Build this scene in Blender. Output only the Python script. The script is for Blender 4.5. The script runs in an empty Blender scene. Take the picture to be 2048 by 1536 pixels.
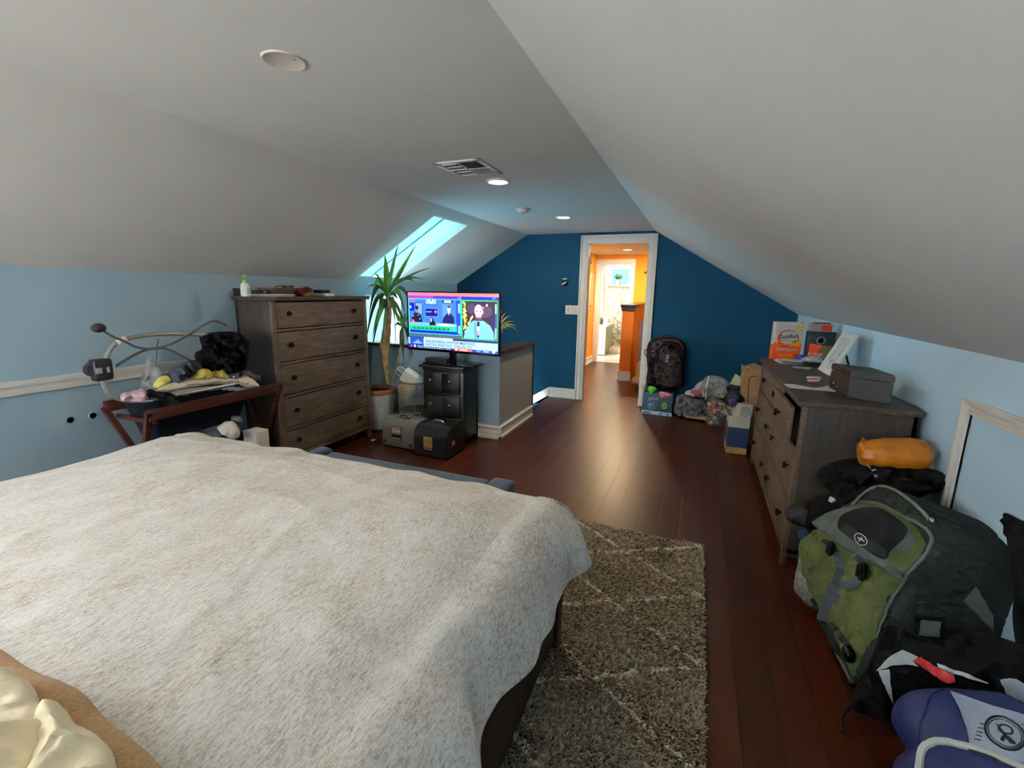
import bpy, bmesh, math, random
from math import pi, sin, cos, sqrt, atan2, radians
from mathutils import Vector, Matrix, noise, geometry
from mathutils.bvhtree import BVHTree
random.seed(7)
S = bpy.context.scene
COL = S.collection
V = Vector
# ------------------------------------------------------------------ camera
YAW, PITCH, ROLL, FPX, CH = .38092, .20012, .01553, 917.92, 1.4188
fw = V((-sin(YAW)*cos(PITCH), cos(YAW)*cos(PITCH), -sin(PITCH)))
rt = V((cos(YAW), sin(YAW), 0)); up = rt.cross(fw)
rt2 = rt*cos(ROLL)+up*sin(ROLL); up2 = -rt*sin(ROLL)+up*cos(ROLL)
CAM = V((0, 0, CH))
cd = bpy.data.cameras.new('camera'); cam = bpy.data.objects.new('camera', cd); COL.objects.link(cam)
cd.sensor_width = 36; cd.lens = 36*FPX/2048; cd.clip_start = .02; cd.clip_end = 200
mw = Matrix((rt2, up2, -fw)).transposed().to_4x4(); mw.translation = CAM; cam.matrix_world = mw
S.camera = cam
def ray(px, py): return fw+rt2*((px-1024)/FPX)-up2*((py-768)/FPX)
def at(px, py, ax, val):            # the point of an axis plane seen at a photo position
    d = ray(px, py); return CAM+d*((val-CAM[ax])/d[ax])
def hitp(px, py, p, n):
    d = ray(px, py); return CAM+d*((p-CAM).dot(n)/d.dot(n))

# ------------------------------------------------------------------ materials
def lin(h):
    if isinstance(h, str):
        c = [int(h[i:i+2], 16)/255 for i in (0, 2, 4)]
        return tuple((x/12.92 if x <= .04045 else ((x+.055)/1.055)**2.4) for x in c)
    return tuple(h)
class NT:
    def __init__(s, name):
        s.m = bpy.data.materials.new(name); s.m.use_nodes = True; s.t = s.m.node_tree
        s.b = s.t.nodes['Principled BSDF']; s.out = s.t.nodes['Material Output']
    def n(s, typ, **kw):
        x = s.t.nodes.new(typ)
        for k, v in kw.items(): setattr(x, k, v)
        return x
    def l(s, a, b): s.t.links.new(a, b)
    def coords(s, scale=(1, 1, 1), rot=(0, 0, 0)):
        tc = s.n('ShaderNodeTexCoord'); mp = s.n('ShaderNodeMapping')
        mp.inputs['Scale'].default_value = scale; mp.inputs['Rotation'].default_value = rot
        s.l(tc.outputs['Object'], mp.inputs[0]); return mp.outputs[0]
    def noise(s, vec, scale, detail=3, rough=.5):
        x = s.n('ShaderNodeTexNoise'); x.inputs['Scale'].default_value = scale
        x.inputs['Detail'].default_value = detail; x.inputs['Roughness'].default_value = rough
        s.l(vec, x.inputs['Vector']); return x.outputs['Fac']
    def ramp(s, fac, stops):
        r = s.n('ShaderNodeValToRGB'); e = r.color_ramp.elements
        while len(e) < len(stops): e.new(.5)
        for i, (p, c) in enumerate(stops):
            e[i].position = p; e[i].color = lin(c)+(1,)
        s.l(fac, r.inputs[0]); return r.outputs[0]
    def bump(s, h, st, dist):
        b = s.n('ShaderNodeBump'); b.inputs['Strength'].default_value = st; b.inputs['Distance'].default_value = dist
        s.l(h, b.inputs['Height']); s.l(b.outputs[0], s.b.inputs['Normal']); return b
MC = {}
def mat(name, col='808080', rough=.5, metal=0, var=None, bump=None, emit=0, trans=0, alpha=1, coat=0, sheen=0, stretch=(1, 1, 1), ior=1.45, detail=3):
    if name in MC: return MC[name]
    a = NT(name); b = a.b; c = lin(col)
    b.inputs['Base Color'].default_value = c+(1,); b.inputs['Roughness'].default_value = rough
    b.inputs['Metallic'].default_value = metal; b.inputs['IOR'].default_value = ior
    b.inputs['Coat Weight'].default_value = coat; b.inputs['Sheen Weight'].default_value = sheen
    if rough > .72: b.inputs['Specular IOR Level'].default_value = .2
    b.inputs['Transmission Weight'].default_value = trans; b.inputs['Alpha'].default_value = alpha
    if emit: b.inputs['Emission Color'].default_value = c+(1,); b.inputs['Emission Strength'].default_value = emit
    v = a.coords(stretch)
    sc, amt = var if var else (18, .06)
    n = a.noise(v, sc, detail)
    lo = tuple(max(0, x*(1-amt*2)) for x in c); hi = tuple(min(1, x*(1+amt*2)) for x in c)
    if not emit: a.l(a.ramp(n, [(.25, lo), (.75, hi)]), b.inputs['Base Color'])
    if bump: a.bump(a.noise(v, bump[0], 4), bump[1], bump[2])
    MC[name] = a.m; return a.m

def wood_mat(name, dark, mid, light, axis=1, rough=.55, sc=6):
    a = NT(name); st = [9, 9, 9]; st[axis] = 1
    v = a.coords(tuple(st)); n1 = a.noise(v, sc, 6, .65); v2 = a.coords((1.2, 1.2, 1.2)); n2 = a.noise(v2, 2.5, 3)
    mx = a.n('ShaderNodeMix'); mx.inputs[0].default_value = .35
    a.l(n1, mx.inputs[2]); a.l(n2, mx.inputs[3])
    a.l(a.ramp(mx.outputs[0], [(.3, dark), (.5, mid), (.72, light)]), a.b.inputs['Base Color'])
    a.b.inputs['Roughness'].default_value = rough; a.bump(n1, .12, .002)
    MC[name] = a.m; return a.m

def floor_mat():
    a = NT('plank_floor'); tc = a.n('ShaderNodeTexCoord'); sp = a.n('ShaderNodeSeparateXYZ'); cb = a.n('ShaderNodeCombineXYZ')
    a.l(tc.outputs['Object'], sp.inputs[0]); a.l(sp.outputs[1], cb.inputs[0]); a.l(sp.outputs[0], cb.inputs[1])
    def brick(c1, c2, mo, ms):
        br = a.n('ShaderNodeTexBrick'); br.offset = .37; br.offset_frequency = 3; br.squash = 1
        br.inputs['Color1'].default_value = lin(c1)+(1,); br.inputs['Color2'].default_value = lin(c2)+(1,); br.inputs['Mortar'].default_value = lin(mo)+(1,)
        br.inputs['Scale'].default_value = 1; br.inputs['Mortar Size'].default_value = ms; br.inputs['Mortar Smooth'].default_value = .3
        br.inputs['Brick Width'].default_value = 1.1; br.inputs['Row Height'].default_value = .125; br.inputs['Bias'].default_value = 0
        a.l(cb.outputs[0], br.inputs['Vector']); return br
    br = brick('4e2015', '34110c', '140806', .002)
    v = a.coords((14, 1.2, 1)); g = a.noise(v, 3, 6, .6)
    v2 = a.coords((1, .6, 1)); g2 = a.noise(v2, 2.2, 2)
    mx = a.n('ShaderNodeMix', data_type='RGBA', blend_type='MULTIPLY'); mx.inputs[0].default_value = .75
    a.l(br.outputs[0], mx.inputs[6]); a.l(a.ramp(g, [(.25, (.55, .5, .48)), (.75, (1.15, 1.1, 1.1))]), mx.inputs[7])
    a.l(mx.outputs[2], a.b.inputs['Base Color'])
    a.b.inputs['Roughness'].default_value = .36; a.b.inputs['Specular Tint'].default_value = (1, .74, .47, 1)  # amber tint colours the reflections to warm the hallway glow
    bw = brick('ffffff', 'ffffff', '000000', .003)
    mm = a.n('ShaderNodeMix'); mm.inputs[0].default_value = .2; a.l(bw.outputs[0], mm.inputs[2]); a.l(g, mm.inputs[3])
    a.bump(mm.outputs[0], .25, .003)
    return a.m
def duvet_mat(name, stops, f=1):
    a = NT(name); v = a.coords((4.2, 1, 2)); n1 = a.noise(v, 52*f, 4, .75)
    v2 = a.coords((1.8, 1, 1)); n2 = a.noise(v2, 5, 5, .7); v3 = a.coords((1, 1, 1)); n3 = a.noise(v3, 240, 2, .6)
    m1 = a.n('ShaderNodeMix'); m1.inputs[0].default_value = .35; a.l(n1, m1.inputs[2]); a.l(n2, m1.inputs[3])
    m2 = a.n('ShaderNodeMix'); m2.inputs[0].default_value = .22; a.l(m1.outputs[0], m2.inputs[2]); a.l(n3, m2.inputs[3])
    a.l(a.ramp(m2.outputs[0], stops), a.b.inputs['Base Color'])
    a.b.inputs['Roughness'].default_value = .9; a.b.inputs['Sheen Weight'].default_value = .15
    a.bump(n3, .25, .002); return a.m
def tile_mat():
    a = NT('marble_mosaic'); v = a.coords((1, 1, 1)); vo = a.n('ShaderNodeTexVoronoi'); vo.inputs['Scale'].default_value = 13
    a.l(v, vo.inputs['Vector']); a.l(a.ramp(vo.outputs['Distance'], [(.1, 'd9d2bd'), (.45, 'b9b39d'), (.7, '8f8a78')]), a.b.inputs['Base Color'])
    a.b.inputs['Roughness'].default_value = .25; return a.m
def rug_mat():
    a = NT('shag_pile'); tc = a.n('ShaderNodeTexCoord'); mp = a.n('ShaderNodeMapping')
    a.l(tc.outputs['Object'], mp.inputs[0])
    nz = a.n('ShaderNodeTexNoise'); nz.inputs['Scale'].default_value = 7; a.l(mp.outputs[0], nz.inputs['Vector'])
    sp = a.n('ShaderNodeSeparateXYZ'); a.l(mp.outputs[0], sp.inputs[0])
    def band(kx, ky, per, off):
        s1 = a.n('ShaderNodeMath', operation='MULTIPLY'); a.l(sp.outputs[0], s1.inputs[0]); s1.inputs[1].default_value = kx
        s2 = a.n('ShaderNodeMath', operation='MULTIPLY_ADD'); a.l(sp.outputs[1], s2.inputs[0]); s2.inputs[1].default_value = ky; a.l(s1.outputs[0], s2.inputs[2])
        s3 = a.n('ShaderNodeMath', operation='MULTIPLY_ADD'); a.l(nz.outputs['Fac'], s3.inputs[0]); s3.inputs[1].default_value = .055; a.l(s2.outputs[0], s3.inputs[2])
        s4 = a.n('ShaderNodeMath', operation='ADD'); a.l(s3.outputs[0], s4.inputs[0]); s4.inputs[1].default_value = off
        pp = a.n('ShaderNodeMath', operation='PINGPONG'); a.l(s4.outputs[0], pp.inputs[0]); pp.inputs[1].default_value = per/2
        th = a.n('ShaderNodeMath', operation='MULTIPLY_ADD'); a.l(nh, th.inputs[0]); th.inputs[1].default_value = .075; th.inputs[2].default_value = -.030
        lt = a.n('ShaderNodeMath', operation='LESS_THAN'); a.l(pp.outputs[0], lt.inputs[0]); a.l(th.outputs[0], lt.inputs[1]); return lt.outputs[0]
    nh = a.noise(mp.outputs[0], 26, 2)
    b1 = band(.66, 1, .445, .17); b2 = band(-.55, 1, .455, .257)
    mx = a.n('ShaderNodeMath', operation='MAXIMUM'); a.l(b1, mx.inputs[0]); a.l(b2, mx.inputs[1])
    n2 = a.noise(mp.outputs[0], 60, 3); n3 = a.noise(mp.outputs[0], 3, 2)
    base = a.ramp(n2, [(.3, '857a69'), (.55, 'b8a991'), (.8, 'dccfb6')])
    mm = a.n('ShaderNodeMix', data_type='RGBA'); a.l(mx.outputs[0], mm.inputs[0]); a.l(base, mm.inputs[6]); mm.inputs[7].default_value = lin('efe6d0')+(1,)
    a.l(mm.outputs[2], a.b.inputs['Base Color']); a.b.inputs['Roughness'].default_value = .95
    return a.m

# ------------------------------------------------------------------ geometry kit
class G:
    def __init__(s): s.bm = bmesh.new(); s.ms = []
    def mi(s, m):
        if m is None: m = mat('plain')
        if m not in s.ms: s.ms.append(m)
        return s.ms.index(m)
    def add(s, t, m, M=None):
        if M is not None: t.transform(M)
        i = s.mi(m)
        for f in t.faces: f.material_index = i
        me = bpy.data.meshes.new('t'); t.to_mesh(me); t.free(); s.bm.from_mesh(me); bpy.data.meshes.remove(me); return s
    def box(s, x0, x1, y0, y1, z0, z1, m=None, bev=0, M=None, seg=2):
        t = bmesh.new(); bmesh.ops.create_cube(t, size=1)
        for v in t.verts: v.co = V(((x0+x1)/2+v.co.x*(x1-x0), (y0+y1)/2+v.co.y*(y1-y0), (z0+z1)/2+v.co.z*(z1-z0)))
        if bev: bmesh.ops.bevel(t, geom=list(t.edges), offset=bev, segments=seg, profile=.6, affect='EDGES', clamp_overlap=True)
        return s.add(t, m, M)
    def tube(s, pts, r, m=None, seg=8, closed=False, M=None):
        pts = [V(p) for p in pts]; n = len(pts)
        if n < 2: return s
        t = bmesh.new(); rings = []
        rs = r if isinstance(r, (list, tuple)) else [r]*n
        u = None
        for i, p in enumerate(pts):
            a = pts[i-1] if (i or closed) else p; b = pts[(i+1) % n] if (i < n-1 or closed) else p
            d = (b-a).normalized()
            if u is None: u = d.orthogonal().normalized()
            u = (u-d*u.dot(d)); u = u.normalized() if u.length > 1e-6 else d.orthogonal().normalized()
            w = d.cross(u)
            rings.append([t.verts.new(p+(u*cos(2*pi*k/seg)+w*sin(2*pi*k/seg))*rs[i]) for k in range(seg)])
        for i in range(n if closed else n-1):
            a, b = rings[i], rings[(i+1) % n]
            for k in range(seg): t.faces.new((a[k], a[(k+1) % seg], b[(k+1) % seg], b[k]))
        if not closed: t.faces.new(rings[0][::-1]); t.faces.new(rings[-1])
        bmesh.ops.recalc_face_normals(t, faces=t.faces)
        return s.add(t, m, M)
    def cyl(s, p0, p1, r, m=None, seg=20, r2=None): return s.tube([p0, p1], [r, r if r2 is None else r2], m, seg)
    def lathe(s, prof, c=(0, 0, 0), m=None, seg=28, M=None, sq=None):
        t = bmesh.new(); rings = []
        for r, z in prof:
            rings.append([t.verts.new((c[0]+r*cos(2*pi*k/seg), c[1]+r*sin(2*pi*k/seg), c[2]+z)) for k in range(seg)])
        for a, b in zip(rings, rings[1:]):
            for k in range(seg): t.faces.new((a[k], a[(k+1) % seg], b[(k+1) % seg], b[k]))
        if prof[0][0] > 1e-5: t.faces.new(rings[0][::-1])
        if prof[-1][0] > 1e-5: t.faces.new(rings[-1])
        bmesh.ops.remove_doubles(t, verts=t.verts, dist=1e-5); bmesh.ops.recalc_face_normals(t, faces=t.faces)
        return s.add(t, m, M)
    def blob(s, c, h, m=None, p=2., amp=.06, freq=1.6, seed=0, sub=4, M=None, zmin=None, pleat=0):
        t = bmesh.new(); bmesh.ops.create_icosphere(t, subdivisions=sub, radius=1); o = V((seed*7.3, seed*3.1, seed*1.7))
        for v in t.verts:
            d = v.co.normalized(); r = (abs(d.x)**p+abs(d.y)**p+abs(d.z)**p)**(-1/p)
            r *= 1+amp*noise.fractal(d*freq+o, .8, 2.1, 4)
            if pleat:
                q = d*freq*.9+o; w = noise.noise(q*.7)*4; r *= 1+pleat*(abs(sin(q.x*5+q.z*3+w))-.5)
            v.co = V((c[0]+d.x*r*h[0], c[1]+d.y*r*h[1], c[2]+d.z*r*h[2]))
        if M is not None: t.transform(M)
        if zmin is not None:
            for v in t.verts: v.co.z = max(v.co.z, zmin)
        return s.add(t, m)
    def poly(s, pts, m=None, th=0, n=None):
        t = bmesh.new(); vs = [t.verts.new(V(p)) for p in pts]; f = t.faces.new(vs)
        if th:
            f.normal_update(); nn = V(n) if n else f.normal.copy()
            r = bmesh.ops.extrude_face_region(t, geom=[f]); bmesh.ops.translate(t, vec=nn*th, verts=[v for v in r['geom'] if isinstance(v, bmesh.types.BMVert)])
            bmesh.ops.recalc_face_normals(t, faces=t.faces)
        return s.add(t, m)
    def sheet(s, f, nu, nv, m=None, th=0):
        t = bmesh.new(); g = [[t.verts.new(f(i/nu, j/nv)) for j in range(nv+1)] for i in range(nu+1)]
        for i in range(nu):
            for j in range(nv): t.faces.new((g[i][j], g[i+1][j], g[i+1][j+1], g[i][j+1]))
        bmesh.ops.recalc_face_normals(t, faces=t.faces)
        if th: bmesh.ops.solidify(t, geom=list(t.faces), thickness=th)
        return s.add(t, m)
    def text(s, txt, size, m, M, ax='CENTER', ex=.0004, font_w=0):
        cu = bpy.data.curves.new('x', 'FONT'); cu.body = txt; cu.size = size; cu.align_x = ax; cu.align_y = 'CENTER'; cu.extrude = ex; cu.offset = font_w; cu.resolution_u = 3
        o = bpy.data.objects.new('x', cu); COL.objects.link(o); bpy.context.view_layer.update()
        me = bpy.data.meshes.new_from_object(o); t = bmesh.new(); t.from_mesh(me)
        bpy.data.objects.remove(o); bpy.data.curves.remove(cu); bpy.data.meshes.remove(me)
        return s.add(t, m, M)
    def bvh(s): return BVHTree.FromBMesh(s.bm)
    def mesh(s, name, root=None, ang=40, local=False):
        me = bpy.data.meshes.new(name)
        if root is not None and not local: s.bm.transform(mwof(root).inverted())
        s.bm.to_mesh(me); s.bm.free()
        for m in s.ms: me.materials.append(m)
        me.polygons.foreach_set('use_smooth', [True]*len(me.polygons)); me.set_sharp_from_angle(angle=radians(ang)); return me
def mwof(o):
    M = Matrix.Translation(o.location) @ o.rotation_euler.to_matrix().to_4x4()
    return (mwof(o.parent) @ M) if o.parent else M
def thing(name, label, cat, loc=(0, 0, 0), rz=0, group=None):
    o = bpy.data.objects.new(name, None); COL.objects.link(o); o.empty_display_size = .1
    o.location = loc; o.rotation_euler = (0, 0, rz); o['label'] = label; o['category'] = cat
    if group: o['group'] = group
    return o
def part(name, g, root, label=None, local=False, ang=40):
    o = bpy.data.objects.new(name, g.mesh(name, root, ang, local)); COL.objects.link(o); o.parent = root
    if label: o['label'] = label
    return o
def single(name, g, label, cat, group=None, ang=40, loc=None, kind=None):
    # one-mesh thing, origin put at its base
    if loc is None:
        co = [v.co for v in g.bm.verts]; loc = V((sum(c.x for c in co)/len(co), sum(c.y for c in co)/len(co), min(c.z for c in co)))
    g.bm.transform(Matrix.Translation(-V(loc))); o = bpy.data.objects.new(name, g.mesh(name, None, ang)); COL.objects.link(o); o.location = loc
    o['label'] = label; o['category'] = cat
    if group: o['group'] = group
    if kind: o['kind'] = kind
    return o
def struct(name, g, parent=None, ang=40):
    o = bpy.data.objects.new(name, g.mesh(name, parent, ang)); COL.objects.link(o)
    if parent: o.parent = parent
    else: o['kind'] = 'structure'
    return o
def spl(pts, n=6, closed=False):
    pts = [V(p) for p in pts]; N = len(pts); out = []
    for i in range(N if closed else N-1):
        g = (lambda k: pts[k % N]) if closed else (lambda k: pts[max(0, min(N-1, k))])
        a, b, c, d = g(i-1), g(i), g(i+1), g(i+2)
        for k in range(n):
            t = k/n; out.append(.5*((2*b)+(c-a)*t+(2*a-5*b+4*c-d)*t*t+(3*b-a-3*c+d)*t**3))
    if not closed: out.append(pts[-1])
    return out
def inside(p, poly):
    x, y = p[0], p[1]; r = False; n = len(poly)
    for i in range(n):
        x1, y1 = poly[i][0], poly[i][1]; x2, y2 = poly[i-1][0], poly[i-1][1]
        if (y1 > y) != (y2 > y) and x < (x2-x1)*(y-y1)/(y2-y1)+x1: r = not r
    return r
def fill2d(poly, step):
    poly = [V((p[0], p[1])) for p in poly]; dense = []
    for i, p in enumerate(poly):
        q = poly[(i+1) % len(poly)]; k = max(1, int((q-p).length/step))
        dense += [p+(q-p)*(j/k) for j in range(k)]
    n = len(dense); xs = [p.x for p in dense]; ys = [p.y for p in dense]; pts = list(dense)
    def dist(p): return min((p-seg_near(p, dense[i], dense[(i+1) % n])).length for i in range(n))
    y = min(ys); row = 0; dd = [0.]*n
    while y < max(ys):
        x = min(xs)+(step/2 if row % 2 else 0)
        while x < max(xs):
            p = V((x, y))
            if inside(p, dense):
                d = dist(p)
                if d > step*.45: pts.append(p); dd.append(d)
            x += step
        y += step*.87; row += 1
    r = geometry.delaunay_2d_cdt(pts, [(i, (i+1) % n) for i in range(n)], [], 1, 1e-7)
    vv, ff, orig = r[0], r[2], r[3]
    d2 = [(dd[o[0]] if o else 0.) for o in orig]
    return vv, ff, d2
def seg_near(p, a, b):
    ab = b-a; t = max(0, min(1, (p-a).dot(ab)/max(ab.dot(ab), 1e-12))); return a+ab*t
def puff(g, px, pt, nrm, tf, tb, m, step=.02, rim=.06, amp=.3, freq=9, seed=0, smooth=True, zmin=None, pleat=0, crease=0, cf=9):
    """a soft body: outline at its own distance on the plane (pt, nrm), swollen tf to the front and tb to the back"""
    pt = V(pt); nrm = V(nrm).normalized(); ux = nrm.cross(V((0, 0, 1))).normalized() if abs(nrm.z) < .99 else V((1, 0, 0)); uy = nrm.cross(ux)
    W = [hitp(x, y, pt, nrm) for x, y in px]
    if smooth: W = spl(W, 4, True)
    P2 = [((w-pt).dot(ux), (w-pt).dot(uy)) for w in W]
    vv, ff, dd = fill2d(P2, step); t = bmesh.new(); A = []; B = []; o = V((seed*3.7, seed*9.1, seed*5.3))
    for p, d in zip(vv, dd):
        w = pt+ux*p.x+uy*p.y; k = min(1, d/rim); h = sqrt(max(0, 1-(1-k)**2))
        nz = 1+amp*noise.fractal(w*freq+o, .7, 2, 4)
        if pleat: nz += pleat*(abs(sin(w.dot(ux)*28+w.z*14+noise.noise(w*6+o)*5))-.6)
        if crease:
            q = w*cf+o; q = q+V((noise.noise(q*.5), noise.noise(q*.5+V((9, 2, 4))), noise.noise(q*.6+V((3, 8, 1)))))*1.3
            nz += crease*(2.2*(1-abs(noise.noise(q)))**5+.9*(1-abs(noise.noise(q*2.3)))**5-1.)
        a = w+nrm*(tf*h*nz); b = w-nrm*(tb*h)
        if zmin is not None: a.z = max(a.z, zmin); b.z = max(b.z, zmin); w.z = max(w.z, zmin)
        va = t.verts.new(a); A.append(va); B.append(va if d == 0 else t.verts.new(b))
    for f in ff:
        try: t.faces.new([A[i] for i in f])
        except ValueError: pass
        try: t.faces.new([B[i] for i in reversed(f)])
        except ValueError: pass
    bmesh.ops.recalc_face_normals(t, faces=t.faces)
    g.add(t, m); return g
def cast(bv, px, py, off=.003):
    d = ray(px, py).normalized(); h = bv.ray_cast(CAM, d)
    if h[0] is None:
        return None
    n = h[1] if h[1].dot(d) < 0 else -h[1]
    return h[0]+n*off
def castline(bv, px, off=.003, n=5, closed=False):
    P = spl([(x, y, 0) for x, y in px], n, closed); r = [cast(bv, p.x, p.y, off) for p in P]; return [q for q in r if q]
def decal(g, bv, px, m, off=.003, step=10, smooth=False):
    """a patch sewn or printed on a surface: every vertex lies on the body it belongs to"""
    if smooth: px = [(p.x, p.y) for p in spl([(x, y, 0) for x, y in px], 4, True)]
    vv, ff, dd = fill2d(px, step); t = bmesh.new(); L = []
    for p, d in zip(vv, dd):
        q = cast(bv, p.x, p.y, off); L.append(t.verts.new(q) if q else None)
    for f in ff:
        if all(L[i] for i in f):
            if max((L[i].co-L[f[0]].co).length for i in f) < .12: t.faces.new([L[i] for i in f])
    bmesh.ops.recalc_face_normals(t, faces=t.faces)
    if t.faces and sum(f.normal.dot(CAM-f.calc_center_median()) for f in t.faces) < 0: bmesh.ops.reverse_faces(t, faces=t.faces)
    g.add(t, m); return g
# ------------------------------------------------------------------ room dimensions
LX, RX, FY, BY, CH1 = -3.242, 1.015, 5.927, -1.8, 2.147
CXL, CXR, KL, KR = -2.191, -.573, 1.504, 1.210
ceil_m = mat('ceiling_paint', 'cdcecb', .8, var=(3, .015), bump=(160, .08, .002))
blue_w = mat('pale_blue_paint', '93adbc', .7, var=(3, .02), bump=(160, .06, .002))
deep_w = mat('deep_blue_paint', '053e5a', .75, var=(3, .03), bump=(160, .06, .002))
grey_w = mat('grey_paint', 'a4a6a3', .7, var=(3, .02))
white_m = mat('white_trim', 'e3e3df', .4, var=(4, .02))
orange_w = mat('orange_paint', 'f2a224', .7, var=(3, .03))
orange2_w = mat('deep_orange_paint', 'ee7c1c', .7, var=(3, .03))
cap_m = wood_mat('cap_wood', '150d0a', '2a1b15', '43302a', 0, .4)
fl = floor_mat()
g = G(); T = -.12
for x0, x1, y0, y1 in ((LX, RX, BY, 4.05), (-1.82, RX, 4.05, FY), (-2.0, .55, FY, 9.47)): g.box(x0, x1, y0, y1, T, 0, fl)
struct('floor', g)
g = G()
for i in range(3): g.box(-1.82-.27*(i+1), -1.82-.27*i, 4.97, FY-.02, -.19*(i+1)-.1, -.19*(i+1), fl)
g.box(LX, -1.82, 4.05, FY, -1.6, -1.5, fl)
struct('stairs', g)
# ceiling with the opening of the roof window
SY0, SY1, SX = 3.78, 4.47, -2.29
def zl(x): return CH1-(CXL-x)*(CH1-KL)/(CXL-LX)
def zr(x): return CH1-(x-CXR)*(CH1-KR)/(RX-CXR)
nl = V((-(CH1-KL), 0, CXL-LX)).normalized(); nr = V((CH1-KR, 0, RX-CXR)).normalized()
g = G(); D = .22
g.box(CXL, CXR, BY, FY, CH1, CH1+.12, ceil_m)
NY0, NY1, NX0, NX1 = -1.35, -.35, -3.08, -2.32      # second roof window, unseen behind the camera, added to light the bed
for x0, x1, y0, y1 in ((LX-.2, CXL, BY, NY0), (LX-.2, NX0, NY0, NY1), (NX1, CXL, NY0, NY1), (LX-.2, CXL, NY1, SY0), (LX-.2, CXL, SY1, FY), (SX, CXL, SY0, SY1)):
    g.poly([(x0, y0, zl(x0)), (x1, y0, zl(x1)), (x1, y1, zl(x1)), (x0, y1, zl(x0))], ceil_m, D, nl)
g.poly([(CXR, BY, CH1), (RX+.2, BY, zr(RX+.2)), (RX+.2, FY, zr(RX+.2)), (CXR, FY, CH1)], ceil_m, .12, nr)
g.box(-3.05, .65, FY+.12, 12.3, CH1, CH1+.1, ceil_m)
struct('ceiling', g)
# walls
WY0, WY1, WZ0, WZ1 = 3.95, 4.56, .60, 1.36
g = G(); X0 = LX-.14
g.box(X0, LX, BY, WY0, -1.6, KL+.04, blue_w); g.box(X0, LX, WY1, FY+.1, -1.6, KL+.04, blue_w)
g.box(X0, LX, WY0, WY1, -1.6, WZ0, blue_w); g.box(X0, LX, WY0, WY1, WZ1, KL+.04, blue_w)
struct('wall_left', g)
g = G(); g.box(RX, RX+.12, BY, FY+.1, -.1, KR+.05, mat('daylit_blue_paint', 'bcdcf2', .7, var=(3, .02), bump=(160, .06, .002))); struct('wall_right', g)  # same paint as the left wall, with daylight mixed into its colour
DX0, DX1, DZ = -1.376, -.613, 2.03
def prof(g, pts, y0, y1, m): g.poly([(x, y0, z) for x, z in pts], m, y1-y0, (0, 1, 0))
g = G()
prof(g, [(LX-.1, -1.6), (DX0, -1.6), (DX0, CH1+.02), (CXL, CH1+.02), (LX-.1, zl(LX-.1)+.02)], FY, FY+.12, deep_w)
prof(g, [(DX1, -.1), (RX+.1, -.1), (RX+.1, zr(RX+.1)+.02), (CXR, CH1+.02), (DX1, CH1+.02)], FY, FY+.12, deep_w)
prof(g, [(DX0, DZ), (DX1, DZ), (DX1, CH1+.02), (DX0, CH1+.02)], FY, FY+.12, deep_w)
struct('wall_far', g)
# back wall, behind the camera, with an unseen window added for daylight
BW = (-2.85, -1.15, .72, 1.72)
g = G()
prof(g, [(LX-.1, -.1), (BW[0], -.1), (BW[0], zl(BW[0])+.02) if BW[0] < CXL else (BW[0], CH1), (LX-.1, zl(LX-.1)+.02)], BY-.12, BY, blue_w)
prof(g, [(BW[0], -.1), (BW[1], -.1), (BW[1], BW[2]), (BW[0], BW[2])], BY-.12, BY, blue_w)
prof(g, [(BW[0], BW[3]), (BW[1], BW[3]), (BW[1], CH1), (CXL, CH1), (BW[0], zl(BW[0]))], BY-.12, BY, blue_w)
prof(g, [(BW[1], -.1), (RX+.1, -.1), (RX+.1, zr(RX+.1)+.02), (CXR, CH1+.02), (BW[1], CH1+.02)], BY-.12, BY, blue_w)
struct('wall_back', g)
g = G(); HX = -1.70
g.box(LX, HX-.12, 3.93, 4.05, -1.6, .835, grey_w); g.box(HX-.12, HX, 3.93, 4.86, -1.6, .835, grey_w); g.box(LX, HX, 3.926, 3.93, 0, .835, blue_w)  # thin blue sheet puts the daylight tint into the half wall's front
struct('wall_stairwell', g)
g = G(); g.box(LX, HX+.025, 3.905, 4.075, .835, .868, cap_m, .006); g.box(HX-.145, HX+.025, 4.075, 4.885, .835, .868, cap_m, .006)
g.box(HX-.13, HX+.012, 4.86, 4.875, 0, .835, cap_m)
struct('trim_1', g)
def baseboard(name, segs, h=.135):
    g = G()
    for x0, x1, y0, y1, nx, ny in segs:          # run along a wall, n = into the room
        for z0, z1, d in ((0, h-.03, .014), (h-.03, h-.012, .02), (h-.012, h, .011), (0, .03, .026)):
            if nx: a, b = (x0, x0+nx*d) if nx > 0 else (x0+nx*d, x0); g.box(a, b, y0, y1, z0, z1, white_m, .002)
            else: a, b = (y0, y0+ny*d) if ny > 0 else (y0+ny*d, y0); g.box(x0, x1, a, b, z0, z1, white_m, .002)
    struct(name, g)
baseboard('baseboard_stairwell', [(HX, 0, 3.93-.026, 4.86, 1, 0), (-3.2, HX+.026, 3.93, 0, 0, -1)])
baseboard('baseboard_far', [(-1.82, DX0-.085, FY, 0, 0, -1), (DX1+.085, RX, FY, 0, 0, -1)])
baseboard('baseboard_left', [(LX, 0, BY, 3.9, 1, 0)])
baseboard('baseboard_right', [(RX, 0, BY, FY, -1, 0)])
baseboard('baseboard_hall', [(-2.0, 0, FY+.12, 9.45, 1, 0)])
g = G(); g.poly([(-1.82, FY, .135), (-1.82, FY, .02), (-3.2, FY, -.85), (-3.2, FY, -.72)], white_m, -.02, (0, 1, 0)); struct('trim_2', g)
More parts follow.
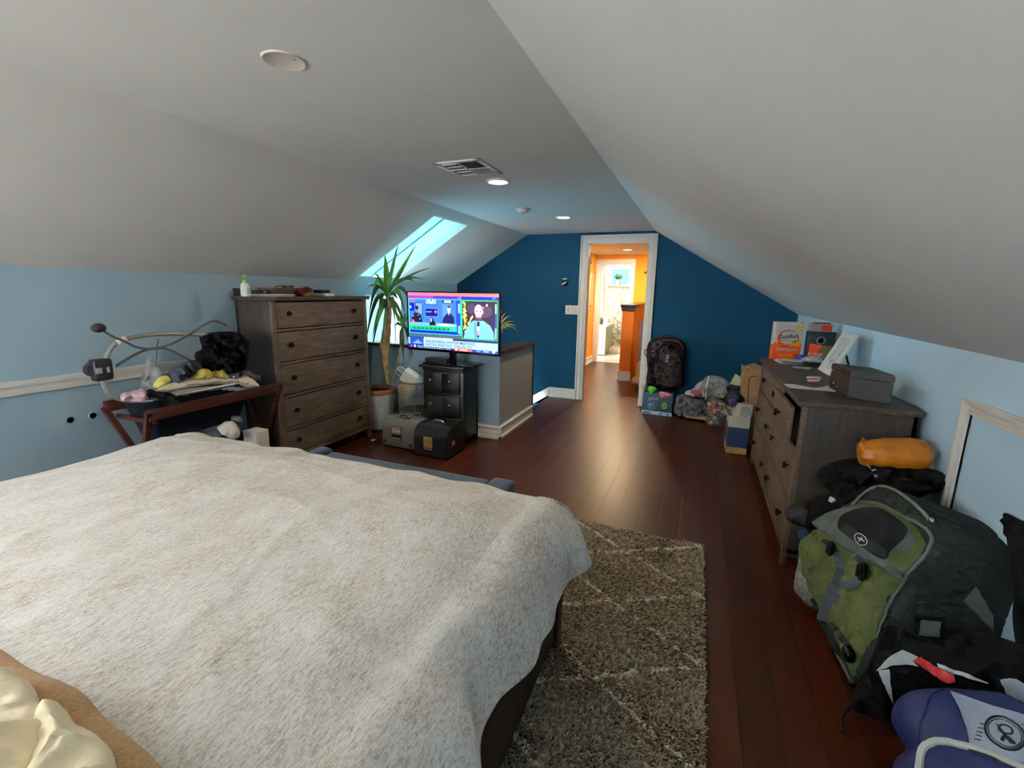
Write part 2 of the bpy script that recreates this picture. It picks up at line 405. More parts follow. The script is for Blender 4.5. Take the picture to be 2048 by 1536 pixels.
# door casing and jamb of the opening to the hall
g = G(); C = .085
def casing(g, x0, x1, z1, y, c, s=1):
    for w0, w1, d in ((0, c, .014), (.012, c-.03, .02), (c-.02, c, .026)):
        ya, yb = (y-d*s, y) if s > 0 else (y, y+d)
        g.box(x0-w1, x0-w0, ya, yb, 0, z1+w1, white_m, .002); g.box(x1+w0, x1+w1, ya, yb, 0, z1+w1, white_m, .002)
        g.box(x0-w0, x1+w0, ya, yb, z1+w0, z1+w1, white_m, .002)
casing(g, DX0, DX1, DZ, FY, C)
g.box(DX0, DX0+.016, FY-.01, FY+.13, 0, DZ, white_m); g.box(DX1-.016, DX1, FY-.01, FY+.13, 0, DZ, white_m); g.box(DX0, DX1, FY-.01, FY+.13, DZ-.016, DZ, white_m)
struct('door_1', g)
# mouldings
g = G()
for z0, z1, d in ((.85, .925, .012), (.895, .922, .022), (.85, .866, .018)): g.box(LX, LX+d, BY, 2.44, z0, z1, white_m, .003)
struct('trim_3', g)
g = G()
def pframe(g, y0, y1, z0, z1):
    for w0, w1, d in ((0, .055, .012), (.005, .022, .022), (.042, .055, .018)):
        g.box(RX-d, RX, y0+w0, y0+w1, z0+w0, z1-w0, white_m, .003); g.box(RX-d, RX, y1-w1, y1-w0, z0+w0, z1-w0, white_m, .003)
        g.box(RX-d, RX, y0+w1, y1-w1, z1-w1, z1-w0, white_m, .003); g.box(RX-d, RX, y0+w1, y1-w1, z0+w0, z0+w1, white_m, .003)
pframe(g, -.6, 2.31, .25, 1.035)
struct('trim_4', g)
# hall
g = G(); g.box(-2.12, -2.0, FY+.12, 9.57, -.1, CH1, orange_w); struct('wall_hall_left', g)
g = G(); g.box(.5, .6, FY+.12, 9.57, -.1, CH1, mat('maroon_bounce_cut', '4a2018', .7)); struct('wall_hall_right', g)  # unseen wall, darkened to keep bounced light off the stair wall
BDX0, BDX1, BDZ, BYY = -1.915, -1.31, 1.985, 9.45
g = G()
g.box(-2.0, BDX0, BYY, BYY+.12, 0, CH1, orange_w); g.box(BDX1, .5, BYY, BYY+.12, 0, CH1, orange_w); g.box(BDX0, BDX1, BYY, BYY+.12, BDZ, CH1, orange_w)
struct('wall_hall_far', g)
g = G(); casing(g, BDX0, BDX1, BDZ, BYY, .08); g.box(BDX0, BDX0+.015, BYY, BYY+.12, 0, BDZ, white_m); g.box(BDX1-.015, BDX1, BYY, BYY+.12, 0, BDZ, white_m)
g.box(BDX0, BDX1, BYY, BYY+.12, BDZ-.015, BDZ, white_m); g.box(BDX0, BDX1, BYY-.01, BYY+.13, 0, .012, white_m)
struct('door_2', g)
g = G(); g.box(-1.14, -.96, 7.55, 9.45, 0, 1.19, orange2_w)
struct('wall_hall_stair', g)
g = G(); g.box(-1.17, -.93, 7.52, 9.45, 1.19, 1.235, cap_m, .005); g.box(-1.155, -.945, 7.535, 7.55, 1.13, 1.19, cap_m); struct('trim_5', g)
baseboard('baseboard_hall_stair', [(-1.155, -.945, 7.55, 0, 0, -1), (-1.14, 0, 7.53, 9.45, -1, 0)], .16)
# bathroom
tile = tile_mat(); btile = mat('bath_floor_tile', '9b9484', .3, var=(9, .12)); marble = mat('vanity_marble', 'cfc8b4', .25, var=(9, .08))
g = G(); g.box(-2.9, -.8, 9.57, 12.3, -.12, 0, btile); struct('floor', g)
WB = [at(1222, 536, 1, 12.), at(1259, 572, 1, 12.)]
bx0, bx1, bz1, bz0 = WB[0].x, WB[1].x, WB[0].z, WB[1].z
g = G(); g.box(-2.9, bx0, 12, 12.12, 0, CH1, tile); g.box(bx1, -.8, 12, 12.12, 0, CH1, tile); g.box(bx0, bx1, 12, 12.12, 0, bz0, tile); g.box(bx0, bx1, 12, 12.12, bz1, CH1, tile)
g.box(-3.0, -2.9, 9.57, 12.1, 0, CH1, tile); g.box(-.8, -.7, 9.57, 12.1, 0, CH1, tile)
struct('wall_bathroom', g)

# ------------------------------------------------------------------ windows
glass = mat('window_glass', 'ffffff', .0, trans=1, ior=1.02, var=(2, 0))
def window(name, corners, fr, nrm, fd, bars=(), gl=True):
    """corners: four inner corners in order; frame bars between them; pane"""
    g = G(); c = [V(p) for p in corners]; cen = sum(c, V())/4; n = V(nrm).normalized()
    ins = [p+((cen-p).normalized()*fr*1.41) for p in c]
    for i in range(4):
        a, b, a2, b2 = c[i], c[(i+1) % 4], ins[i], ins[(i+1) % 4]
        g.poly([a, b, b2, a2], white_m, fd, n)
    for p, q in bars:
        A = ins[0].lerp(ins[1], p) if q else ins[0].lerp(ins[3], p); B = ins[3].lerp(ins[2], p) if q else ins[1].lerp(ins[2], p)
        d = (B-A).normalized().cross(n)*.014; g.poly([A-d, A+d, B+d, B-d], white_m, fd, n)
    w = struct(name, g)
    h = G(); h.poly([p+n*fd*.5 for p in ins], glass, .004, n); struct('pane', h, w)
    return w
# roof window: reveal boards, frame, pane
g = G(); DD = .2; xb = LX-.02
def onS(x, y, d): return V((x, y, zl(x)))+nl*d
g.poly([onS(SX, SY1, 0), onS(xb, SY1, 0), onS(xb, SY1, DD), onS(SX, SY1, DD)], white_m, .02, (0, -1, 0))
g.poly([onS(SX, SY0, 0), onS(xb, SY0, 0), onS(xb, SY0, DD), onS(SX, SY0, DD)], white_m, .02, (0, 1, 0))
g.poly([onS(SX, SY0, 0), onS(SX, SY1, 0), onS(SX, SY1, DD), onS(SX, SY0, DD)], white_m, .02, (-1, 0, -.6))
struct('trim_6', g)
window('window_1', [onS(SX, SY0, DD-.03), onS(SX, SY1, DD-.03), onS(xb-.1, SY1, DD-.03), onS(xb-.1, SY0, DD-.03)], .04, nl, .05)
a = NT('window_shade'); tl = a.n('ShaderNodeBsdfTranslucent'); tl.inputs[0].default_value = (.12, .12, .115, 1); df = a.n('ShaderNodeBsdfDiffuse'); df.inputs[0].default_value = (.4, .68, .7, 1)
ad = a.n('ShaderNodeMixShader'); ad.inputs[0].default_value = .5; a.l(tl.outputs[0], ad.inputs[1]); a.l(df.outputs[0], ad.inputs[2]); tl.inputs[0].default_value = (.05, .17, .19, 1); a.l(ad.outputs[0], a.out.inputs[0])
o = thing('roller_shade', 'translucent pale blue shade drawn across the sloping roof window', 'shade', onS((SX+xb)/2, (SY0+SY1)/2, .06))
g = G(); g.poly([onS(SX+.005, SY0, .07), onS(SX+.005, SY1, .07), onS(xb, SY1, .07), onS(xb, SY0, .07)], a.m); part('shade_cloth', g, o)
for y_ in (SY0+.09, SY0+.32):
    g = G(); g.poly([onS(SX-.005, y_, .055), onS(SX-.005, y_+.012, .055), onS(xb, y_+.012, .055), onS(xb, y_, .055)], mat('shade_rail', '7fa0a2', .5), .012, nl); part('guide_rail', g, o)
window('window_roof_added', [onS(NX1, NY0, .1), onS(NX1, NY1, .1), onS(NX0, NY1, .1), onS(NX0, NY0, .1)], .04, nl, .05)
window('window_2', [(X0+.05, WY0, WZ0), (X0+.05, WY1, WZ0), (X0+.05, WY1, WZ1), (X0+.05, WY0, WZ1)], .03, (-1, 0, 0), .04)
window('window_back_added', [(BW[0], BY-.06, BW[2]), (BW[1], BY-.06, BW[2]), (BW[1], BY-.06, BW[3]), (BW[0], BY-.06, BW[3])], .05, (0, -1, 0), .04, bars=((.5, 1),))
window('window_4', [(bx0, 12.04, bz0), (bx1, 12.04, bz0), (bx1, 12.04, bz1), (bx0, 12.04, bz1)], .03, (0, 1, 0), .04)
def portal(name, c, rot, sx, sy):
    l = bpy.data.lights.new(name, 'AREA'); l.shape = 'RECTANGLE'; l.size = sx; l.size_y = sy; l.cycles.is_portal = True
    o = bpy.data.objects.new(name, l); COL.objects.link(o); o.location = c; o.rotation_euler = rot
import mathutils
portal('daylight', onS((SX+xb)/2, (SY0+SY1)/2, DD+.06), (-nl).to_track_quat('-Z', 'Y').to_euler(), 1.3, 1.3)
portal('daylight', onS((NX0+NX1)/2, (NY0+NY1)/2, DD+.04), (-nl).to_track_quat('-Z', 'Y').to_euler(), 1.1, 1.1)
portal('daylight', (X0-.03, (WY0+WY1)/2, (WZ0+WZ1)/2), V((1, 0, 0)).to_track_quat('-Z', 'Y').to_euler(), .8, .8)
portal('daylight', ((BW[0]+BW[1])/2, BY-.16, (BW[2]+BW[3])/2), V((0, 1, 0)).to_track_quat('-Z', 'Y').to_euler(), BW[1]-BW[0], BW[3]-BW[2])
portal('daylight', ((bx0+bx1)/2, 12.16, (bz0+bz1)/2), V((0, -1, 0)).to_track_quat('-Z', 'Y').to_euler(), bx1-bx0, bz1-bz0)
# sky
w = bpy.data.worlds.new('sky'); S.world = w; w.use_nodes = True; t = w.node_tree; bgn = t.nodes['Background']
tc = t.nodes.new('ShaderNodeTexCoord'); sp = t.nodes.new('ShaderNodeSeparateXYZ'); t.links.new(tc.outputs['Generated'], sp.inputs[0])
def bgnode(c, k): n = t.nodes.new('ShaderNodeBackground'); n.inputs[0].default_value = c+(1,); n.inputs[1].default_value = k; return n
def rng(sock, a, b): m = t.nodes.new('ShaderNodeMapRange'); m.inputs[1].default_value = a; m.inputs[2].default_value = b; t.links.new(sock, m.inputs[0]); return m.outputs[0]
def mixs(f, a, b): m = t.nodes.new('ShaderNodeMixShader'); t.links.new(f, m.inputs[0]); t.links.new(a, m.inputs[1]); t.links.new(b, m.inputs[2]); return m.outputs[0]
back = bgnode((1., .98, .96), 34); low = bgnode((.27, .76, 1.), 24); high = bgnode((.80, .93, 1.), 24); front = bgnode((.42, .82, .95), 1.0)
side = mixs(rng(sp.outputs[2], .12, .38), low.outputs[0], high.outputs[0])
side = mixs(rng(sp.outputs[1], .3, .6), side, front.outputs[0])
side = mixs(rng(sp.outputs[1], -.5, -.05), back.outputs[0], side)
t.links.new(side, t.nodes['World Output'].inputs[0])
# ------------------------------------------------------------------ ceiling fittings and lamps
lamp_e = mat('lamp_glow', 'ffe2a8', .5, emit=14); baffle = mat('lamp_baffle', 'f2d9a8', .35)
def downlight(x, y, z, r, label, watts, col, group=None):
    o = thing('recessed_light', label, 'ceiling light', (x, y, z), 0, group)
    g = G(); g.lathe([(r+.018, 0), (r+.018, -.006), (r, -.009), (r-.006, -.002), (r-.008, 0)], (x, y, z), white_m, 32); part('trim_ring', g, o)
    g = G(); g.lathe([(0, -.003), (r-.008, -.003), (r-.008, -.001), (0, -.001)], (x, y, z), lamp_e, 24); part('lens', g, o)
    l = bpy.data.lights.new('lamp', 'AREA'); l.shape = 'DISK'; l.size = r*1.8; l.energy = watts; l.color = col
    q = bpy.data.objects.new('lamp', l); COL.objects.link(q); q.location = (x, y, z-.012)
downlight(-1.345, 3.045, CH1, .068, 'lit round recessed ceiling light beside the air vent', 9, (1, .75, .45))
downlight(-1.335, 4.64, CH1, .066, 'lit round recessed ceiling light nearest the dark blue wall', 9, (1, .75, .45))
downlight(-1.24, 8.36, CH1, .066, 'lit round recessed ceiling light in the orange hallway', 46, (1, .8, .52))
l = bpy.data.lights.new('lamp', 'AREA'); l.shape = 'DISK'; l.size = .12; l.energy = 8; l.color = (1, .82, .52)
q = bpy.data.objects.new('lamp', l); COL.objects.link(q); q.location = (-1.7, 10.8, CH1-.03)
g = G(); g.lathe([(0, -.004), (.060, -.004), (.063, -.0055), (.067, -.0045), (.069, 0), (0, 0)], (-1.333, 1.277, CH1), mat('plate', 'c9c2b8', .5), 40)
for dx in (-.045, .045): g.cyl((-1.333+dx, 1.277, CH1-.006), (-1.333+dx, 1.277, CH1-.003), .004, mat('screw', '8a857c', .4), 10)
single('ceiling_cover_plate', g, 'round beige blank cover plate screwed to the ceiling above the bed', 'cover plate', loc=(-1.333, 1.277, CH1-.012))
o = thing('ceiling_air_vent', 'square white air vent in the ceiling beside a recessed light', 'vent', (-1.37, 2.67, CH1))
vg = mat('vent_dark', '4c4a46', .6); x0, x1, y0, y1 = -1.525, -1.225, 2.5, 2.84
g = G()
for a in ((x0, x1, y0, y0+.03), (x0, x1, y1-.03, y1), (x0, x0+.03, y0, y1), (x1-.03, x1, y0, y1)): g.box(*a, CH1-.008, CH1, white_m, .002)
g.box((x0+x1)/2-.005, (x0+x1)/2+.005, y0, y1, CH1-.01, CH1, white_m); g.box(x0, x1, (y0+y1)/2-.005, (y0+y1)/2+.005, CH1-.01, CH1, white_m); part('frame', g, o)
g = G(); g.box(x0+.02, x1-.02, y0+.02, y1-.02, CH1-.002, CH1, vg); part('duct_opening', g, o)
g = G()
for i in range(9):
    yy = y0+.05+i*.03
    g.box(x0+.04, (x0+x1)/2-.012, yy-.008, yy+.008, CH1-.008, CH1-.004, vg if i % 2 else white_m, M=None)
    xx = (x0+x1)/2+.014+i*.0125; g.box(xx, xx+.005, y0+.035, (y0+y1)/2-.01, CH1-.009, CH1-.003, vg); g.box(xx, xx+.005, (y0+y1)/2+.01, y1-.035, CH1-.009, CH1-.003, white_m)
part('louver', g, o)
g = G(); c = at(1046, 422, 2, CH1-.02); g.lathe([(0, -.035), (.035, -.035), (.05, -.025), (.056, -.012), (.066, -.01), (.068, 0), (0, 0)], (c.x, c.y, CH1), white_m, 32)
g.lathe([(0, -.037), (.012, -.037), (.012, -.034)], (c.x, c.y, CH1), vg, 12)
single('smoke_detector', g, 'round white smoke detector on the ceiling between the two lit lights', 'smoke detector', loc=(c.x, c.y, CH1-.035))
# wall fittings
o = thing('thermostat', 'round black thermostat mounted on the dark blue wall', 'thermostat', (-1.653, FY, 1.53)); Rx = Matrix.Translation((-1.653, FY, 1.53)) @ Matrix.Rotation(pi/2, 4, 'X')
blk = mat('black_gloss', '08090c', .15); blkm = mat('black_matte', '101114', .6)
g = G(); g.lathe([(0, .022), (.036, .022), (.044, .016), (.046, 0), (0, 0)], (0, 0, 0), blk, 36, M=Rx); part('body', g, o)
g = G(); g.lathe([(0, .0235), (.012, .0235), (.012, .0225)], (0, 0, 0), mat('therm_dot', 'c7ccd2', .4), 16, M=Rx); part('display', g, o)
g = G(); g.box(-1.68, -1.626, FY-.02, FY, 1.573, 1.59, mat('therm_led', '9fd8c0', .3), .003); part('glowing_edge', g, o)
o = thing('light_switch_plate', 'white three-rocker light switch plate beside the door casing', 'light switch', (-1.548, FY, 1.19))
g = G(); g.box(-1.633, -1.463, FY-.007, FY, 1.13, 1.245, white_m, .003); part('plate', g, o)
for i in range(3):
    g = G(); x = -1.607+i*.048; g.box(x, x+.03, FY-.013, FY-.006, 1.155, 1.222, mat('rocker', 'd9d4c6', .35), .003); part('rocker', g, o)
for i, (yy, zz) in enumerate(((1.389, .665), (1.495, .665))):
    g = G(); Ry = Matrix.Translation((LX, yy, zz)) @ Matrix.Rotation(pi/2, 4, 'Y')
    g.lathe([(.016, .002), (.02, .006), (.022, .004), (.023, 0)], (0, 0, 0), mat('hole_rim', '6f8a98', .6), 20, M=Ry); g.lathe([(0, .002), (.018, .002), (.018, .001)], (0, 0, 0), mat('hole_dark', '1c1b1c', .8), 20, M=Ry)
    single('wall_hole', g, ('round dark hole in the pale blue wall, farther from the folding stand', 'round dark hole in the pale blue wall, nearest the folding stand')[i], 'hole', 'round holes low on the pale blue wall')
# ------------------------------------------------------------------ furniture
dw = wood_mat('chest_wood', '33291f', '5c4b3d', '7b6752', 1, .55)
dwt = wood_mat('chest_top_wood', '221b17', '3a2f28', '52453b', 1, .5)
dws = wood_mat('chest_side_wood', '1c1814', '332b24', '463c33', 2, .55)
knob_m = mat('dark_knob', '1c1512', .4, metal=.6)
gap_m = mat('seam_dark', '0c0908', .9)
def knob(dr, p, n, r=.0165, m=None, sq=True):
    g = G(); n = V(n)
    g.cyl(p, V(p)+n*.016, r*.45, m or knob_m, 10)
    if sq: g.cyl(V(p)+n*.014, V(p)+n*.028, r*1.25, m or knob_m, 4 if sq == 4 else 14, r*1.05)
    else: g.blob(V(p)+n*.022, (r, r, r), m or knob_m, amp=0, sub=2)
    part('knob', g, dr)
# tall chest of drawers
o = thing('chest_of_drawers', 'tall weathered brown chest of five drawers against the pale blue wall', 'chest of drawers', (-3.04, 2.97, 0))
g = G(); y0, y1, xf, xb_, zt = 2.455, 3.485, -2.86, -3.225, 1.322
g.box(xb_, xf-.02, y0, y0+.03, .09, zt, dws, .003); g.box(xb_, xf-.02, y1-.03, y1, .09, zt, dws, .003)
g.box(xb_, xb_+.02, y0, y1, .09, zt, dws); g.box(xb_, xf-.02, y0, y1, .09, .115, dws)
rows = [(1.118, 1.312), (.868, 1.09), (.612, .84), (.352, .584), (.128, .324)]
for a, b in ((y0, y0+.035), (y1-.035, y1)): g.box(xf-.025, xf, a, b, 0, zt, dw, .003)
for y in (y0, y1-.035): g.box(xb_, xb_+.03, y, y+.035, 0, .1, dws, .003)
zz = [.095]+[v for r_ in reversed(rows) for v in r_]+[zt]
for i in range(0, len(zz), 2): g.box(xf-.025, xf, y0+.03, y1-.03, zz[i]+(.0 if i == 0 else .005), zz[i+1]-.005, dw, .002)
g.box(xf-.05, xf-.045, y0+.02, y1-.02, .1, zt-.01, gap_m); part('body', g, o)
g = G(); g.box(xb_-.005, xf+.025, y0-.022, y1+.022, zt, zt+.03, dwt, .006); part('top', g, o)
for a, b in rows:
    g = G(); g.box(xf-.04, xf-.007, y0+.041, y1-.041, a+.002, b-.002, dw, .003); d = part('drawer', g, o)
    for ky in (2.60, 3.315): knob(d, (xf-.005, ky, (a+b)/2+.012), (1, 0, 0))
# long dresser
o = thing('dresser', 'long low brown seven-drawer dresser against the right wall', 'dresser', (.76, 3.44, 0))
xf, xb_, y0, y1, zt = .52, .985, 2.60, 4.27, .878
g = G()
g.box(xf+.02, xb_, y0, y0+.028, .06, zt, dws, .003); g.box(xf+.02, xb_, y1-.028, y1, .06, zt, dws, .003); g.box(xb_-.02, xb_, y0, y1, .06, zt, dws)
g.box(xf+.02, xb_, y0, y1, .08, .1, dws); g.box(xf+.05, xf+.055, y0+.02, y1-.02, .1, zt, gap_m)
ROW = [(.655, .862), (.36, .63), (.095, .335)]; L = y1-y0
for a, b in ((y0, y0+.032), (y1-.032, y1)): g.box(xf, xf+.025, a, b, 0, zt, dw, .003)
for y in (y0, y1-.035): g.box(xb_-.035, xb_, y, y+.035, 0, .07, dws, .003)
for a, b in ((.08, .092), (.338, .357), (.633, .652), (.865, zt)): g.box(xf, xf+.025, y0+.03, y1-.03, a, b, dw, .001)
part('body', g, o)
g = G(); g.box(xf-.022, xb_+.008, y0-.022, y1+.022, zt, zt+.03, dwt, .006); part('top', g, o)
for ri, (a, b) in enumerate(ROW):
    n = 3 if ri == 0 else 2; wd = (L-.07)/n
    for k in range(n):
        ya, yb = y0+.035+wd*k+.003, y0+.035+wd*(k+1)-.003
        dx = -.055 if (ri == 0 and k == 0) else 0
        g = G(); g.box(xf+.008+dx, xf+.03+dx, ya+.002, yb-.002, a+.002, b-.002, dw, .003)
        if dx: g.box(xf+.02+dx, xf+.045, ya+.012, ya+.024, a+.02, b-.03, gap_m); g.box(xf+.02+dx, xf+.045, yb-.024, yb-.012, a+.02, b-.03, gap_m); g.box(xf+.02+dx, xf+.045, ya+.012, yb-.012, a+.02, a+.026, gap_m)
        d = part('drawer', g, o, 'drawer left slightly pulled open' if dx else None)
        for t_ in ((.5,) if n == 3 else (.17, .83)): knob(d, (xf+.005+dx, ya+(yb-ya)*t_, (a+b)/2+.012), (-1, 0, 0))
# nightstand
bw = wood_mat('black_wood', '060505', '0c0a0b', '141111', 2, .4)
chrome = mat('brushed_metal', 'c9c4b8', .25, metal=1)
o = thing('nightstand', 'small black nightstand holding the television, in front of the half wall', 'nightstand', (-2.1, 3.71, 0))
x0, x1, y0, y1, zt = -2.315, -1.90, 3.56, 3.87, .725
g = G()
g.box(x0, x1, y0+.015, y1, .06, zt, bw, .003)
for a in (x0, x1-.035):
    for b in (y0+.005, y1-.035): g.box(a, a+.035, b, b+.035, 0, .3, bw, .003)
g.box(x0, x1, y0+.002, y0+.02, .2, .262, bw, .003); g.box(x0+.03, x1-.03, y0+.004, y0+.02, .05, .11, bw, .003); g.box(x0, x1, y0, y0+.02, zt-.03, zt, bw, .003)
part('body', g, o)
g = G(); g.box(x0-.025, x1+.025, y0-.03, y1+.015, zt, zt+.022, bw, .006); part('top', g, o)
for a, b in ((.495, .69), (.275, .47)):
    g = G(); g.box(x0+.03, x1-.03, y0-.004, y0+.016, a, b, bw, .003)
    for k in range(2):
        xa = x0+.036+k*.174; g.box(xa, xa+.168, y0-.009, y0-.002, a+.012, b-.012, bw, .004)
    d = part('drawer', g, o)
    for kx in (-2.218, -2.02): knob(d, (kx, y0-.008, (a+b)/2+.02), (0, -1, 0), .014, chrome, False)
# television
o = thing('television', 'flat screen television showing a sports broadcast, standing on the black nightstand', 'television', (-2.07, 3.70, .747), 0)
p0, p1 = V((-2.543, 3.677, 0)), V((-1.571, 3.621, 0)); ux = (p1-p0).normalized(); W_ = (p1-p0).length; nz_ = V((ux.y, -ux.x, 0))
TB, TH = .858, .545; MT = Matrix((ux, V((0, 0, 1)), nz_)).transposed().to_4x4(); MT.translation = V((p0.x, p0.y, TB))
g = G(); g.box(0, W_, 0, TH, -.03, 0, blk, .004, M=MT); g.box(.2, W_-.2, .08, TH-.1, -.055, -.03, blkm, .01, M=MT); part('housing', g, o)
g = G()
for a in ((0, W_, 0, .022), (0, W_, TH-.01, TH), (0, .01, 0, TH), (W_-.01, W_, 0, TH)): g.box(*a, 0, .004, blk, .001, M=MT)
part('bezel', g, o)
g = G(); g.box(W_/2+.0-.035, W_/2+.035, -.095, .03, -.03, -.012, blk, .002, M=MT); g.box(W_/2-.26, W_/2+.26, -.108, -.095, -.13, .09, blk, .005, M=MT); part('stand', g, o)
SX0, SX1, SZ0, SZ1 = .011, W_-.011, .023, TH-.011
def em(h, k=.9): return mat('screen_'+h+str(k), h, .3, emit=k*.72)
g = G(); lay = [0]
def R(u0, u1, v0, v1, h, k=1.0, l=None):
    lay[0] += .00006; z = .0008+(lay[0] if l is None else l)
    X = lambda u: SX0+u*(SX1-SX0); Y = lambda v: SZ1-v*(SZ1-SZ0)
    g.poly([MT@V((X(u0), Y(v1), z)), MT@V((X(u1), Y(v1), z)), MT@V((X(u1), Y(v0), z)), MT@V((X(u0), Y(v0), z))], em(h, k))
def PG(pts, h, k=1.0):
    lay[0] += .00006; z = .0008+lay[0]
    g.poly([MT@V((SX0+u*(SX1-SX0), SZ1-v*(SZ1-SZ0), z)) for u, v in pts][::-1], em(h, k))
def EL(u, v, ru, rv, h, k=1.0, n=16): PG([(u+ru*cos(2*pi*i/n), v+rv*sin(2*pi*i/n)) for i in range(n)], h, k)
def TX(s_, u, v, size, h, k=1.0, ax='LEFT', w=0):
    lay[0] += .00006
    g.text(s_, size, em(h, k), MT @ Matrix.Translation((SX0+u*(SX1-SX0), SZ1-v*(SZ1-SZ0), .0012+lay[0])), ax, .00002, w)
R(0, 1, 0, 1, '4c6272'); R(0, 1, 0, .055, 'ff7f86'); R(0, .25, 0, .04, 'e878a0'); R(0, .605, .055, .105, '9a3fd0'); R(.3, .605, .055, .105, '5a2ed0'); R(.615, 1, .055, .105, '1034c8')
TX('1:27', .57, .082, .02, 'c8d8ff'); TX('1:57', .93, .082, .02, 'c8d8ff')
R(.005, .61, .105, .735, '38d8c8'); R(.015, .6, .12, .72, '3a78e0'); R(.555, .6, .12, .72, '1d45c0'); R(.575, .597, .18, .34, '8fd0f8'); R(.575, .597, .56, .7, '8fd0f8')
R(.02, .075, .19, .33, '1018d0'); EL(.03, .26, .012, .03, '8ac0ff'); R(.02, .09, .13, .16, 'e0604a')
R(.085, .175, .17, .4, '2b58b8'); R(.095, .165, .19, .38, '79a8f0'); R(.2, .345, .12, .215, '244fae'); R(.21, .335, .12, .2, '8fc0f4'); PG([(.24, .12), (.31, .12), (.275, .19)], 'e6f0ff'); PG([(.26, .12), (.29, .12), (.275, .165)], '3060c0')
R(.4, .52, .12, .17, '1c2a60'); R(.42, .5, .13, .165, 'f0f4ff'); R(.4, .5, .2, .42, '5a90ea'); R(.2, .355, .27, .43, '5c9cf6'); R(.207, .345, .28, .415, '0d1790')
TX('baseball', .217, .335, .019, 'e8f0ff'); EL(.325, .333, .013, .027, 'ff5a6a'); EL(.325, .333, .006, .013, 'ffd0d4')
PG([(.03, .55), (.045, .43), (.075, .36), (.125, .36), (.16, .43), (.17, .55)], '171a3c'); EL(.105, .3, .02, .05, '9c7884'); EL(.105, .27, .021, .035, '2c2436'); EL(.06, .42, .006, .012, 'f0f4ff'); EL(.12, .4, .006, .012, 'f0f4ff'); EL(.14, .47, .006, .014, 'e8ecff')
EL(.05, .52, .028, .04, 'b8385a'); EL(.06, .51, .01, .02, 'ff8a8a')
PG([(.395, .53), (.42, .41), (.45, .36), (.5, .36), (.53, .42), (.535, .53)], '1a2360'); EL(.475, .28, .019, .055, 'e0c8d8'); EL(.475, .235, .019, .025, '54485a'); PG([(.465, .33), (.485, .33), (.475, .4)], 'd8d8f0')
R(.02, .56, .53, .585, '78b0ee'); PG([(.25, .58), (.265, .44), (.28, .42), (.33, .57)], '1a1a30'); EL(.272, .48, .01, .04, 'b8c8f0'); PG([(.33, .56), (.43, .53), (.56, .57), (.4, .585)], 'd8f0f8')
R(.02, .56, .585, .67, '22d890'); R(.02, .56, .67, .72, '1028c8')
[PG([(.03+i*.0165, .655), (.036+i*.0165, .602), (.04+i*.0165, .602), (.036+i*.0165+.006*(i%3), .64), (.042+i*.0165, .655)], '14403a') for i in range(27)]; R(.5, .56, .6, .66, '2cf0a0')
R(.615, .99, .115, .78, '2bd07a'); R(.625, .985, .13, .765, '3a2c46'); R(.965, .982, .17, .33, '8fc8f0'); R(.965, .982, .34, .56, '2a50c0'); R(.965, .982, .57, .75, '8fd8f0'); EL(.72, .25, .05, .09, '554260'); EL(.87, .3, .07, .1, '5a4864'); EL(.68, .17, .04, .03, '1c4a3a')
rr = random.Random(3)
for i in range(70):
    v_ = rr.uniform(.14, .66); EL(.64+(v_-.14)*.09*rr.random()+rr.uniform(-.012, .012), v_, .007, .014, rr.choice(['ffe85a', 'fff6a0', 'f0c040']), 1, 6)
for i in range(22): t_ = rr.random(); EL(.69+t_*.05+rr.uniform(-.006, .006), .52-t_*.15, .007, .013, rr.choice(['ffe85a', 'fff6a0']), 1, 6)
EL(.885, .19, .01, .02, 'ffffe8'); EL(.85, .23, .005, .01, 'ffffe8')
PG([(.64, .765), (.66, .62), (.7, .52), (.75, .45), (.79, .46), (.85, .45), (.92, .53), (.955, .64), (.965, .765)], '7cc4e8'); PG([(.76, .45), (.79, .56), (.8, .765), (.76, .765), (.75, .6)], '5aa4d0'); PG([(.77, .46), (.835, .46), (.8, .58)], '8fd0ee')
EL(.8, .29, .044, .11, 'e2c8de'); EL(.8, .4, .04, .05, '6a5468'); EL(.8, .375, .03, .03, 'dcb8cc'); R(.785, .818, .4, .408, 'a05a70'); EL(.782, .3, .006, .01, '4a3a50'); EL(.82, .3, .006, .01, '4a3a50'); EL(.845, .31, .006, .03, 'd0b0c8')
R(.785, .81, .47, .55, '16202a'); R(.782, .814, .55, .62, 'd0e8f4'); R(.785, .81, .62, .7, 'c8a0c8'); EL(.797, .72, .01, .02, '1a2040')
R(0, 1, .8, 1, '1a2a6c'); R(.0, .025, .81, .93, '9cc8f4'); R(.03, .185, .81, .93, '2050c0'); PG([(.06, .9), (.1, .87), (.115, .84), (.13, .87), (.17, .9), (.13, .91)], '70a8f0'); TX('WINTER MEETINGS', .055, .915, .012, 'd8ecff')
R(.185, 1, .825, .965, 'b4dff0'); R(.19, .52, .79, .825, 'd8e8f0'); TX('NETWORK PRESENTED BY', .2, .807, .017, '4a5a68')
TX('2024 BASEBALL WINTER MEETINGS', .205, .865, .034, '28406c', w=.0004); TX('HILTON ANATOLE - DALLAS, TX', .205, .925, .034, '28406c', w=.0004)
EL(.04, .965, .02, .028, '8040c0'); EL(.08, .965, .012, .028, 'd0d8f8')
for k in range(2):
    for i in range(14): R(.11+i*.028, .11+i*.028+rr.uniform(.012, .024), .953+k*.024, .966+k*.024, 'b8d0f4')
